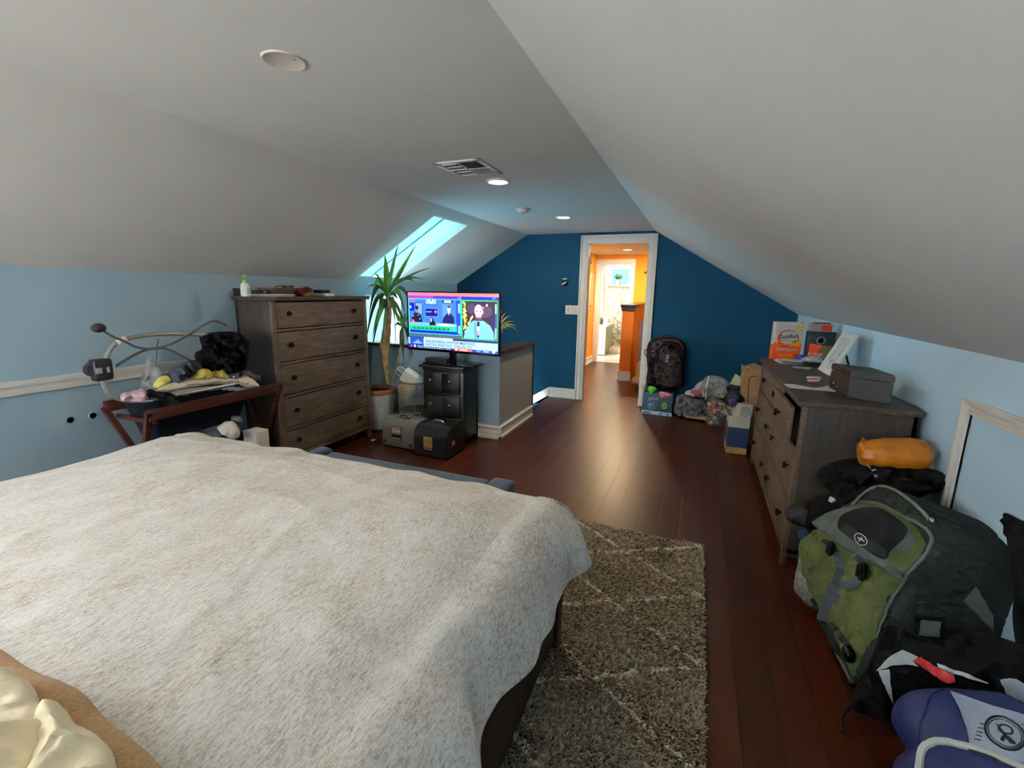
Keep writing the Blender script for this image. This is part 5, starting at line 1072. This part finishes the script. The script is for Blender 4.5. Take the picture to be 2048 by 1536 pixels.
kr = mat('kraft_bag', 'a07c56', .8, var=(10, .12), bump=(14, .6, .02)); xa, xb3 = at(1484, 760, 1, 4.78).x, at(1519, 760, 1, 4.78).x; zt_ = at(1500, 733, 1, 4.78).z
g = G()
def bagf(i, j):
    a = i*4; k = int(a) % 4; f_ = a-int(a); P = [(xa, 4.78), (xb3+.04, 4.78), (xb3+.04, 4.98), (xa, 4.98), (xa, 4.78)]; p = P[k] if i < 1 else P[4]; q = P[(k+1)] if i < 1 else P[4]
    x, y = p[0]+(q[0]-p[0])*f_, p[1]+(q[1]-p[1])*f_; z_ = zt_*j; w_ = .012*noise.noise(V((x*9, y*9, z_*7)))*(.3+j)
    if j > .98: z_ += .03*noise.noise(V((x*14, y*14, 2)))
    return V((x+w_, y+w_, z_))
g.sheet(bagf, 40, 24, kr, .002); part('bag_body', g, o)
g = G(); g.tube(spl([at(a, b, 1, 4.77) for a, b in ((1487, 748), (1490, 738), (1494, 733), (1499, 734), (1502, 742))], 5), .004, mat('kraft_handle', 'b89a78', .8), 6); part('handle', g, o)
o = None
g = G(); g.tube(spl([at(a, b, 1, 4.6) for a, b in ((1496, 803), (1497, 780), (1498, 762), (1501, 755), (1509, 753), (1514, 753))], 5), .0045, mat('bronze_rod', '5a4028', .4, metal=.5), 6); single('bronze_hook', g, 'thin bronze bent rod beside the kraft bag and the dresser', 'rod')
# ------------------------------------------------------------------ bags by the right wall
o = thing('stuff_sack', 'mustard yellow cylindrical stuff sack on top of the dark clothes pile', 'stuff sack', (.86, 2.44, .675))
ym = mat('mustard_nylon', 'aa660c', .45, var=(10, .2), bump=(16, .5, .015))
p0_, p1_ = at(1716, 907, 1, 2.43), at(1866, 908, 1, 2.42); ax_ = (p1_-p0_); L = ax_.length; R_ = .070
Ml = Matrix.Translation(p0_) @ ax_.to_track_quat('Z', 'Y').to_matrix().to_4x4()
t = bmesh.new(); pr = [(0, .008), (.02, .0), (.045, .004), (.056, .018), (.062, .05), (R_, L*.4), (R_, L*.75), (.062, L-.03), (.04, L-.008), (0, L)]; rg = []
for r_, z in pr: rg.append([t.verts.new(((r_*(1+.05*sin(k*5+z*30)+(.06*noise.noise(V((k*.4, z*12, 0)))))*cos(2*pi*k/36)), r_*(1+.04*noise.noise(V((k*.3, z*9, 4))))*sin(2*pi*k/36), z)) for k in range(36)])
for a, b in zip(rg, rg[1:]):
    for k in range(36): t.faces.new((a[k], a[(k+1) % 36], b[(k+1) % 36], b[k]))
bmesh.ops.remove_doubles(t, verts=t.verts, dist=1e-5); bmesh.ops.recalc_face_normals(t, faces=t.faces)
g = G(); g.add(t, ym, Ml); part('sack', g, o)
g = G(); g.tube([at(a, b, 1, 2.36) for a, b in ((1733, 884), (1727, 876), (1722, 884), (1730, 890))], .003, ym, 6); g.tube([at(a, b, 1, 2.37) for a, b in ((1735, 930), (1740, 936), (1746, 940))], .002, wht, 6); part('drawcord', g, o)
navc = cloth('navy_cloth', '07080e'); chc = cloth('charcoal_cloth', '101012')
def soft2(name, px, y, m, label, cat, tf=.07, tb=.08, n=(-.5, -1, .25), **k): return single(name, pf(name, px, y, m, label, cat, tf, tb, n=n, **k), label, cat, ang=80)
g = pf('j', [(1632, 950), (1650, 930), (1700, 917), (1760, 922), (1830, 932), (1885, 945), (1905, 968), (1870, 985), (1800, 1000), (1760, 1040), (1700, 1075), (1650, 1090), (1625, 1060), (1640, 1010), (1660, 985), (1640, 970)], 2.42, chc, '', '', .09, .08, n=(-.35, -1, .3), pleat=.3); bv = g.bvh()
o = thing('winter_coat', 'black and charcoal coat heaped against the end of the dresser', 'coat', (.8, 2.45, .35)); part('coat_body', g, o)
g = G(); decal(g, bv, [(1646, 991), (1662, 992), (1673, 1004), (1656, 1006)], mat('reflective', 'b8bcc2', .3), .012, 5); part('reflective_tag', g, o)
g = G(); decal(g, bv, [(1742, 938), (1750, 936), (1754, 941), (1748, 944)], mat('reflective'), .006, 4); decal(g, bv, [(1745, 950), (1752, 950), (1753, 953), (1746, 954)], mat('reflective'), .006, 4); part('small_print', g, o)
soft2('navy_sleeve', [(1640, 990), (1690, 985), (1750, 965), (1830, 962), (1870, 980), (1800, 1010), (1740, 1035), (1690, 1060), (1640, 1075), (1610, 1055), (1620, 1010)], 2.33, navc, 'navy jacket lying over the charcoal coat behind the green backpack', 'jacket', .05, .06, pleat=.3)
soft2('baseball_cap', [(1568, 1022), (1580, 1011), (1610, 1008), (1640, 1020), (1648, 1040), (1625, 1056), (1596, 1052), (1576, 1040)], 2.42, blkm, 'black cap with curved brim at the left end of the dark pile', 'cap', .03, .04, step=.016, rim=.04)
soft2('jeans', [(1592, 1060), (1620, 1052), (1640, 1075), (1630, 1120), (1605, 1150), (1594, 1120), (1600, 1085)], 2.48, cloth('denim', '1f3048'), 'folded dark blue jeans under the black cap', 'jeans', .04, .06)
soft2('grey_tote', [(1590, 1172), (1598, 1125), (1612, 1080), (1640, 1062), (1655, 1120), (1655, 1195), (1626, 1214), (1604, 1200)], 2.24, mat('grey_lace', '8a8984', .8, var=(60, .3), bump=(90, .8, .006)), 'grey patterned tote bag between the jeans and the green backpack', 'tote bag', .03, .07, n=(-.9, -.4, .2), zmin=.005)
g = G(); g.blob((.86, 2.47, .22), (.2, .085, .22), chc, p=3, amp=.15, seed=4, zmin=0); single('garment_bag', g, 'black garment bag standing under the coat beside the dresser', 'bag', ang=80)
# green wheeled backpack
bgy = mat('pack_grey', '252b29', .8, var=(5, .14), bump=(7, .9, .05)); bgr = mat('pack_green', '4c5629', .7, var=(8, .16), bump=(11, 1, .03)); bdk = mat('pack_black', '17191a', .75, var=(20, .15)); brm = mat('pack_rim', '565e59', .75, var=(20, .1))
o = thing('wheeled_backpack', 'large green and grey wheeled travel backpack leaning on the right wall', 'backpack', (.78, 2.0, 0))
n_ = V((-.984, -.179, .26)); P0 = V((.60, 2.05, .02)); Z = lambda a, b: (1560+a/3.84, 900+b/3.84)
FO = [(1636, 1218), (1620, 1160), (1618, 1105), (1642, 1062), (1682, 1030), (1712, 1000), (1752, 976), (1805, 984), (1852, 1022), (1878, 1065), (1882, 1105), (1850, 1160), (1815, 1215), (1780, 1290), (1745, 1388), (1715, 1368), (1675, 1305), (1650, 1258)]
g = G(); puff(g, FO, P0+n_*.02, n_, .03, .40, bgy, .018, .055, .12, seed=2, zmin=.012, crease=.5, cf=6); BODY = g.bvh(); part('main_compartment', g, o)
FI = [(1641, 1188), (1627, 1150), (1624, 1105), (1646, 1068), (1690, 1045), (1740, 1010), (1790, 1012), (1838, 1035), (1862, 1070), (1868, 1100), (1842, 1150), (1806, 1205), (1772, 1280), (1738, 1378), (1724, 1345), (1700, 1296), (1668, 1238)]
g = G(); puff(g, FI, P0+n_*.02, n_, .075, .02, bgr, .012, .05, .12, seed=5, zmin=.015, crease=.09, cf=9); GR = g.bvh(); part('front_pocket', g, o)
PK = [Z(*p) for p in ((300, 590), (400, 500), (540, 445), (700, 425), (840, 470), (950, 550), (1015, 640), (1020, 720), (960, 800), (900, 835), (900, 900), (950, 1000), (820, 935), (700, 885), (560, 795), (420, 690))]
g = G(); puff(g, PK, P0+n_*.075, n_, .05, .05, brm, .014, .035, .12, seed=6); PKB = g.bvh(); part('upper_pocket', g, o)
g = G(); decal(g, PKB, [Z(*p) for p in ((452, 560), (480, 505), (560, 465), (680, 445), (780, 460), (880, 520), (975, 610), (945, 680), (850, 770), (815, 835), (760, 830), (680, 775), (560, 690), (460, 610))], bdk, .004, 7, True)
g2 = G(); decal(g2, PKB, [Z(*p) for p in ((520, 560), (560, 590), (700, 690), (820, 765), (815, 830), (700, 780), (560, 690), (470, 620))], mat('pack_charcoal', '2b2d2c', .8), .006, 7); part('pocket_panel', g, o); part('pocket_band', g2, o)
g = G(); g.tube(castline(PKB, [Z(637+48*cos(a)-10*sin(a)*0, 692+42*sin(a)+20*cos(a)) for a in [i*pi/6 for i in range(12)]], .008, 2, True), .0014, mat('logo_white', 'd0d0cc', .5), 5, closed=True)
g.tube(castline(PKB, [Z(612, 680), Z(640, 690), Z(664, 706)], .008), .0022, mat('logo_white'), 5); g.tube(castline(PKB, [Z(648, 676), Z(638, 692), Z(622, 706)], .008), .0022, mat('logo_white'), 5); part('logo', g, o)
g = G(); g.tube(castline(BODY, [Z(*p) for p in ((560, 440), (620, 370), (700, 310), (780, 288), (880, 315), (1000, 395), (1100, 490), (1150, 550))], .006), .006, mat('zip_grey', '6a7370', .5), 6); part('main_zipper', g, o)
g = G(); c = cast(BODY, *Z(1160, 560), .01); g.blob(c, (.008, .012, .012), chrome, amp=0, sub=2); part('zipper_pull', g, o)
def multi(px, off=.01):
    r = []
    for p in spl([(a, b, 0) for a, b in px], 5):
        h = [q for q in (cast(b_, p.x, p.y, off) for b_ in (PKB, GR, BODY)) if q]
        if h: r.append(min(h, key=lambda q: (q-CAM).length))
    return r
g = G(); g.tube(multi([Z(*p) for p in ((620, 405), (760, 420), (900, 490), (1060, 560), (1150, 640), (1165, 720), (1100, 830), (980, 960), (880, 1110), (810, 1260), (740, 1420))], .004), .006, brm, 6); part('edge_piping', g, o)
def strap(px, w, m, name='strap'):
    P = multi(px, .009); t = bmesh.new(); prev = None
    for i, p in enumerate(P):
        d = (P[min(i+1, len(P)-1)]-P[max(i-1, 0)]); s_ = d.cross((CAM-p)).normalized()*w; r = [t.verts.new(p-s_), t.verts.new(p+s_)]
        if prev: t.faces.new((prev[0], r[0], r[1], prev[1]))
        prev = r
    bmesh.ops.recalc_face_normals(t, faces=t.faces); bmesh.ops.solidify(t, geom=list(t.faces), thickness=.004); g = G(); g.add(t, m); part(name, g, o)
stm = mat('strap_grey', '454a50', .8)
strap([Z(430, 780), Z(470, 860), Z(480, 930), Z(440, 1030)], .013, stm); strap([Z(640, 985), Z(560, 1030), Z(480, 1040)], .013, stm); strap([Z(450, 1040), Z(420, 1120), Z(380, 1230), Z(350, 1310)], .022, stm); strap([Z(350, 700), Z(400, 740), Z(440, 790)], .012, blkm)
strap([Z(590, 800), Z(640, 870), Z(680, 950)], .012, brm); strap([Z(400, 1330), Z(470, 1420), Z(520, 1490), Z(545, 1545)], .01, blkm)
for a, b, s_ in ((400, 745, .02), (665, 945, .022)):
    c = multi([Z(a, b), Z(a+2, b+2)], .016)[0]; g = G(); Mk = Matrix.Translation(c) @ n_.to_track_quat('Z', 'Y').to_matrix().to_4x4() @ Matrix.Rotation(radians(25), 4, 'Z'); g.box(-s_, s_, -s_*1.1, s_*1.1, -.006, .008, blk, .004, M=Mk); g.box(-s_*.5, s_*.5, -s_*1.5, s_*1.5, -.004, .004, blk, .003, M=Mk); part('buckle', g, o)
c = multi([Z(545, 1560), Z(548, 1562)], .016)[0]; g = G(); g.blob(c, (.018, .03, .022), blk, p=3, amp=0, sub=3); part('buckle', g, o)
g = G(); decal(g, BODY, [(1950, 1170), (1985, 1230), (1985, 1262), (1955, 1230), (1925, 1200)], mat('pack_fold', '59625f', .8), .004, 8); part('side_fold_tone', g, o)  # lighter triangle coloured on in place of a fold
g = G(); decal(g, BODY, [(1836, 1234), (1876, 1238), (1872, 1272), (1832, 1265)], mat('tag_white', '8b949a', .5), .014, 6); g2 = G(); decal(g2, BODY, [(1826, 1226), (1886, 1232), (1882, 1282), (1822, 1274)], bdk, .009, 6); part('tag_window', g, o); part('luggage_tag', g2, o)
g = G(); g.tube(castline(BODY, [(1905, 985), (1930, 990), (1965, 1015), (2000, 1050)], .02), .012, stm, 8); part('top_handle', g, o)
g = G(); g.tube([at(1640, 1225, 0, .6), at(1668, 1290, 0, .61), at(1706, 1362, 0, .63)], .012, brm, 8); part('base_edge', g, o)
for y_ in (1.82, 2.22): g = G(); g.cyl((.66, y_-.02, .032), (.66, y_+.02, .032), .031, blkm, 20); part('wheel', g, o)
g = G(); puff(g, [(2005, 1030), (2040, 1040), (2110, 1080), (2140, 1300), (2130, 1420), (2060, 1400), (2045, 1250), (2035, 1120)], V((.975, 1.7, .5)), (-1, 0, .1), .04, .03, navc, .03, .05, .2, zmin=.02); single('black_duffel', g, 'black padded bag squeezed between the green backpack and the right wall', 'bag', ang=80)
# black sports bag in front of it
Z5 = lambda a, b: (1560+a/3.98, 1150+b/3.98)
o = thing('sports_bag', 'black sports bag with white and red trim behind the blue and white bag', 'bag', (.75, 1.5, 0))
n5 = (-.42, -.62, .66)
g = G(); puff(g, [Z5(*p) for p in ((560, 1000), (620, 850), (700, 720), (790, 500), (850, 400), (960, 420), (1150, 500), (1300, 520), (1560, 450), (1700, 480), (1950, 560), (2150, 640), (2200, 900), (2000, 1000), (1700, 960), (1400, 980), (1100, 960), (950, 1080), (860, 1180), (700, 1120), (600, 1080))], V((.60, 1.50, .30)), n5, .05, .2, cloth('sports_black', '060608'), .022, .07, .3, seed=9, zmin=.01, crease=.5, cf=8); SB = g.bvh(); part('bag_body', g, o)
wst = mat('white_strip', 'b6c0c8', .6, var=(20, .1)); rst = mat('red_strip', 'a01c20', .6, var=(20, .1))
g = G(); decal(g, SB, [Z5(*p) for p in ((765, 765), (880, 660), (980, 605), (1100, 660), (1055, 690), (1100, 740), (1000, 725), (880, 735))], wst, .005, 7); decal(g, SB, [Z5(*p) for p in ((790, 760), (875, 750), (885, 1020), (840, 930))], wst, .005, 7); decal(g, SB, [Z5(*p) for p in ((1260, 712), (1400, 760), (1660, 850), (1640, 856), (1380, 790), (1270, 735))], wst, .005, 7); decal(g, SB, [Z5(*p) for p in ((1750, 830), (1870, 815), (1942, 860), (1942, 1000), (1800, 940))], wst, .005, 7); part('white_trim', g, o)
g = G(); decal(g, SB, [Z5(*p) for p in ((1055, 690), (1120, 662), (1260, 735), (1380, 800), (1390, 850), (1330, 850), (1220, 800), (1120, 750))], rst, .007, 7); part('red_trim', g, o)
g = G(); puff(g, [Z5(*p) for p in ((900, 1010), (890, 760), (1080, 740), (1220, 810), (1280, 880), (1100, 900), (950, 980))], V((.60, 1.5, .30)), n5, .058, .0, mat('mesh_black', '060607', .9), .016, .03, .2); part('open_pocket', g, o)
g = G(); g.tube([at(*Z5(*p), 2, z_) for p, z_ in (((500, 1250), .01), ((495, 1130), .02), ((560, 1040), .06), ((640, 980), .12))], .006, blkm, 6); g.tube([at(*Z5(*p), 2, z_) for p, z_ in (((640, 1040), .06), ((720, 1120), .03), ((870, 1150), .04))], .008, blkm, 6); part('loose_strap', g, o)
# blue and white duffel with the round emblem
o = thing('blue_duffel', 'royal blue and white bag with a round black emblem, at the lower right', 'bag', (.8, 1.15, 0))
n6 = V((-.35, -.45, .82)).normalized(); blu = mat('royal_nylon', '121d4c', .55, var=(8, .12), bump=(14, .5, .015)); whn = mat('white_nylon', '98a2b4', .5, var=(10, .1), bump=(14, .5, .012))
g = G(); puff(g, [Z5(*p) for p in ((885, 1160), (900, 1050), (960, 970), (1080, 915), (1300, 900), (1550, 915), (1780, 940), (1942, 1020), (2150, 1080), (2250, 1500), (2200, 1800), (1500, 1850), (950, 1800), (900, 1500), (1000, 1380), (930, 1250))], V((.70, 1.18, .36)), n6, .06, .36, blu, .024, .09, .2, seed=3, crease=.0, zmin=.01); BB = g.bvh(); part('bag_body', g, o)
g = G(); decal(g, BB, [Z5(*p) for p in ((1350, 930), (1500, 980), (1700, 1050), (1942, 1115), (2150, 1200), (2150, 1500), (1942, 1500), (1700, 1440), (1510, 1350), (1480, 1220), (1420, 1060))], whn, .004, 9); WP = None; part('white_panel', g, o)
ink = mat('emblem_ink', '15181f', .6); g = G()
def E5(rx, ry):
    th = radians(32); return [Z5(1790+rx*cos(a)*cos(th)-ry*sin(a)*sin(th), 1262+rx*cos(a)*sin(th)+ry*sin(a)*cos(th)) for a in [i*pi/10 for i in range(20)]]
g.tube(castline(BB, E5(168, 112), .004, 3, True), .0026, ink, 6, closed=True); g.tube(castline(BB, E5(143, 92), .004, 3, True), .0011, ink, 6, closed=True); part('emblem_ring', g, o)
g = G(); g.tube(castline(BB, [Z5(*p) for p in ((1745, 1235), (1755, 1208), (1790, 1203), (1830, 1222), (1850, 1252), (1838, 1272), (1800, 1272), (1762, 1258))], .004, 4, True), .0022, ink, 6, closed=True)
decal(g, BB, [Z5(*p) for p in ((1716, 1186), (1742, 1206), (1812, 1290), (1868, 1340), (1866, 1356), (1826, 1340), (1776, 1280))], ink, .006, 4); decal(g, BB, [Z5(*p) for p in ((1790, 1268), (1806, 1284), (1788, 1342), (1758, 1322))], ink, .0065, 4); part('emblem_letter', g, o)
g = G()
for k in range(5):
    for s_ in (0, 1):
        a = (1565-10*k if not s_ else 1895+8*k, 1188+32*k) if not s_ else (1890+12*k, 1190+34*k)
        g.tube(castline(BB, [Z5(a[0]+25, a[1]), Z5(a[0]+75, a[1]+10)], .005, 2), .0009, ink, 4)
part('emblem_lines', g, o)
g = G(); g.tube(castline(BB, [Z5(*p) for p in ((1100, 1600), (1120, 1480), (1150, 1390), (1220, 1335), (1320, 1328), (1450, 1360), (1650, 1420), (1942, 1540), (2100, 1600))], .004), .008, mat('white_piping', 'c8ccc8', .6), 8); part('piping', g, o)
g = G(); decal(g, BB, [Z5(*p) for p in ((1500, 1390), (1700, 1445), (1942, 1510), (1942, 1560), (1650, 1480), (1510, 1430))], mat('navy_band', '0e1430', .7), .008, 8); part('dark_band', g, o)
g = G(); g.tube(castline(BB, [Z5(*p) for p in ((1300, 915), (1200, 960), (1150, 1080), (1110, 1200), (1100, 1320))], .002), .0025, mat('seam_blue', '141f52', .7), 6); part('seam', g, o)
# ------------------------------------------------------------------ hall and bathroom
o = thing('wall_sign', 'tall narrow pale wooden sign with vertical letters on the orange hall wall', 'sign', (-1.99, 8.2, 1.2))
ya, yb4 = at(1177, 580, 0, -1.985).y, at(1187, 580, 0, -1.985).y; zt_, zb_ = at(1182, 545, 0, -1.985).z, at(1182, 620, 0, -1.985).z
ya, yb4 = min(ya, yb4), max(ya, yb4)
g = G(); g.box(-2.0, -1.985, ya, yb4, zb_, zt_, mat('sign_wood', 'd9b078', .7, var=(6, .1)), .002); part('board', g, o)
g = G(); Mx = Matrix.Rotation(pi/2, 4, 'Z') @ Matrix.Rotation(pi/2, 4, 'X'); hh = (zt_-zb_)
for k, ch in enumerate('BOTCZ'): g.text(ch, hh*.13, mat('sign_letter', '6e5030', .7), Matrix.Translation((-1.984, (ya+yb4)/2, zt_-hh*(.2+.14*k))) @ Mx, font_w=.002)
g.box(-1.985, -1.984, (ya+yb4)/2-.04, (ya+yb4)/2+.04, zb_+hh*.06, zb_+hh*.14, mat('sign_letter')); part('letters', g, o)
for (a, b, X_, l) in ((1181, 512, -1.97, 'small dark metal ornament high on the left hall wall'), (1297, 525, None, 'small dark metal ornament on the right side of the hallway')):
    c = at(a, b, 0, X_) if X_ else at(a, b, 1, 7.0); g = G(); g.box(c.x-.012, c.x+.012, c.y-.03, c.y+.03, c.z-.11, c.z+.1, mat('iron', '2a1a12', .5), .008); g.tube(spl([(c.x, c.y, c.z-.1), (c.x-.03, c.y, c.z-.15), (c.x-.05, c.y, c.z-.13)] if not X_ else [(c.x, c.y, c.z-.1), (c.x+.02, c.y, c.z-.13), (c.x+.02, c.y, c.z-.1)], 5), .008, mat('iron'), 6); single('wall_ornament', g, l, 'ornament')
c0, c1_ = at(1284, 643, 1, 7.1), at(1279, 764, 1, 7.1)
g = G(); g.box(c0.x-.03, c0.x+.5, 7.1, 7.16, .0, c0.z, mat('brown_panel', '7a6258', .8, var=(5, .08)), .01, M=None); single('leaning_board', g, 'grey-brown padded board standing in the hall behind the door casing', 'board')
g = G(); puff(g, [(1262, 764), (1264, 756), (1271, 750), (1272, 732), (1277, 724), (1284, 722), (1296, 740), (1296, 772), (1268, 770)], at(1278, 750, 1, 7.0), (0, -1, 0), .05, .04, mat('beige_cloth', 'b08f68', .85), .03, .08, .3, zmin=.004); single('beige_bag', g, 'beige cloth bag on the hall floor beside the stair wall', 'bag', ang=80)
# bathroom
o = thing('bathroom_vanity', 'grey bathroom vanity with marble top seen through the far doorway', 'vanity', (-2.2, 10.6, 0))
gv = mat('vanity_grey', '8b8878', .5); vz = at(1205, 650, 1, 10.4).z; vx = at(1214, 660, 1, 10.4).x
g = G(); g.box(-2.88, vx-.03, 10.42, 11.3, .02, vz-.04, gv, .005); part('cabinet', g, o); g = G(); g.box(-2.89, vx, 10.4, 11.32, vz-.04, vz, marble, .005); part('countertop', g, o)
g = G(); g.box(-2.6, vx-.1, 10.405, 10.42, .12, vz-.12, gv, .004); part('door', g, o)
c = at(1203, 640, 1, 10.6); g = G(); g.cyl((c.x, 10.6, vz), (c.x, 10.6, vz+.13), .03, blkm, 16); single('soap_dispenser', g, 'dark soap dispenser on the bathroom vanity top', 'dispenser')
c = at(1213, 634, 1, 10.9); g = G(); g.box(c.x-.06, c.x+.03, 10.9, 10.92, vz, vz+.2, mat('cream_frame', 'd8cda0', .5), .004); g.box(c.x-.045, c.x+.015, 10.896, 10.9, vz+.03, vz+.17, tile); single('vanity_picture', g, 'small cream framed picture on the bathroom vanity', 'picture')
g = G(); c = at(1229, 572, 1, 11.96); pzz = at(1236, 571, 1, 11.96); g.box(bx0-.05, bx1, 11.9, 12.0, bz0-.05, bz0-.01, mat('stone_sill', '9a7f6a', .5), .004); struct('trim_7', g)
o = thing('window_sill_plant', 'small green plant in a pale pot on the bathroom window sill', 'potted plant', (pzz.x, 11.95, bz0-.01))
g = G(); g.lathe([(0, 0), (.035, 0), (.06, .16), (.055, .16), (0, .15)], (pzz.x, 11.95, bz0-.01), mat('pale_pot', 'c2b898', .6), 20); part('pot', g, o)
for k in range(9): a = k*.7; g = G(); blade(g, (pzz.x, 11.95, bz0+.14), (pzz.x+.15*cos(a), 11.95-.04*abs(sin(a)), bz0+.2+.1*sin(a)), .1, .014, lfd); part('leaf', g, o)
g = G(); xs0, xs1, zc0, zc1 = at(1200, 580, 1, 10.0).x, at(1209, 580, 1, 10.0).x, at(1204, 625, 1, 10.0).z, at(1204, 540, 1, 10.0).z
def rob(i, j): return V((xs0+(xs1-xs0)*i*(1.1-.5*j), 10.0+.02*sin(i*14), zc0+(zc1-zc0)*j))
g.sheet(rob, 16, 10, mat('towel_cream', 'e2d2b0', .9), .02); single('hanging_towel', g, 'long cream towel hanging behind the bathroom door frame', 'towel', ang=80)
c = at(1220, 700, 1, 11.2); g = G(); g.box(at(1217, 690, 1, 11.0).x, -.82, 11.0, 11.9, 0, .12, marble, .01); single('shower_base', g, 'low marble shower base under the bathroom window', 'shower base')
g = G(); x_ = at(1234, 712, 2, 0).x; g.box(x_, -1.0, 10.2, 10.75, .001, .022, mat('mat_cream', 'd8cfae', .95), .008); single('bath_mat', g, 'cream bath mat on the grey bathroom floor', 'mat')
# ------------------------------------------------------------------ view
S.view_settings.view_transform = 'Standard'; S.view_settings.look = 'None'; S.view_settings.gamma = 1
S.view_settings.exposure = 0.5; S.view_settings.use_curve_mapping = False
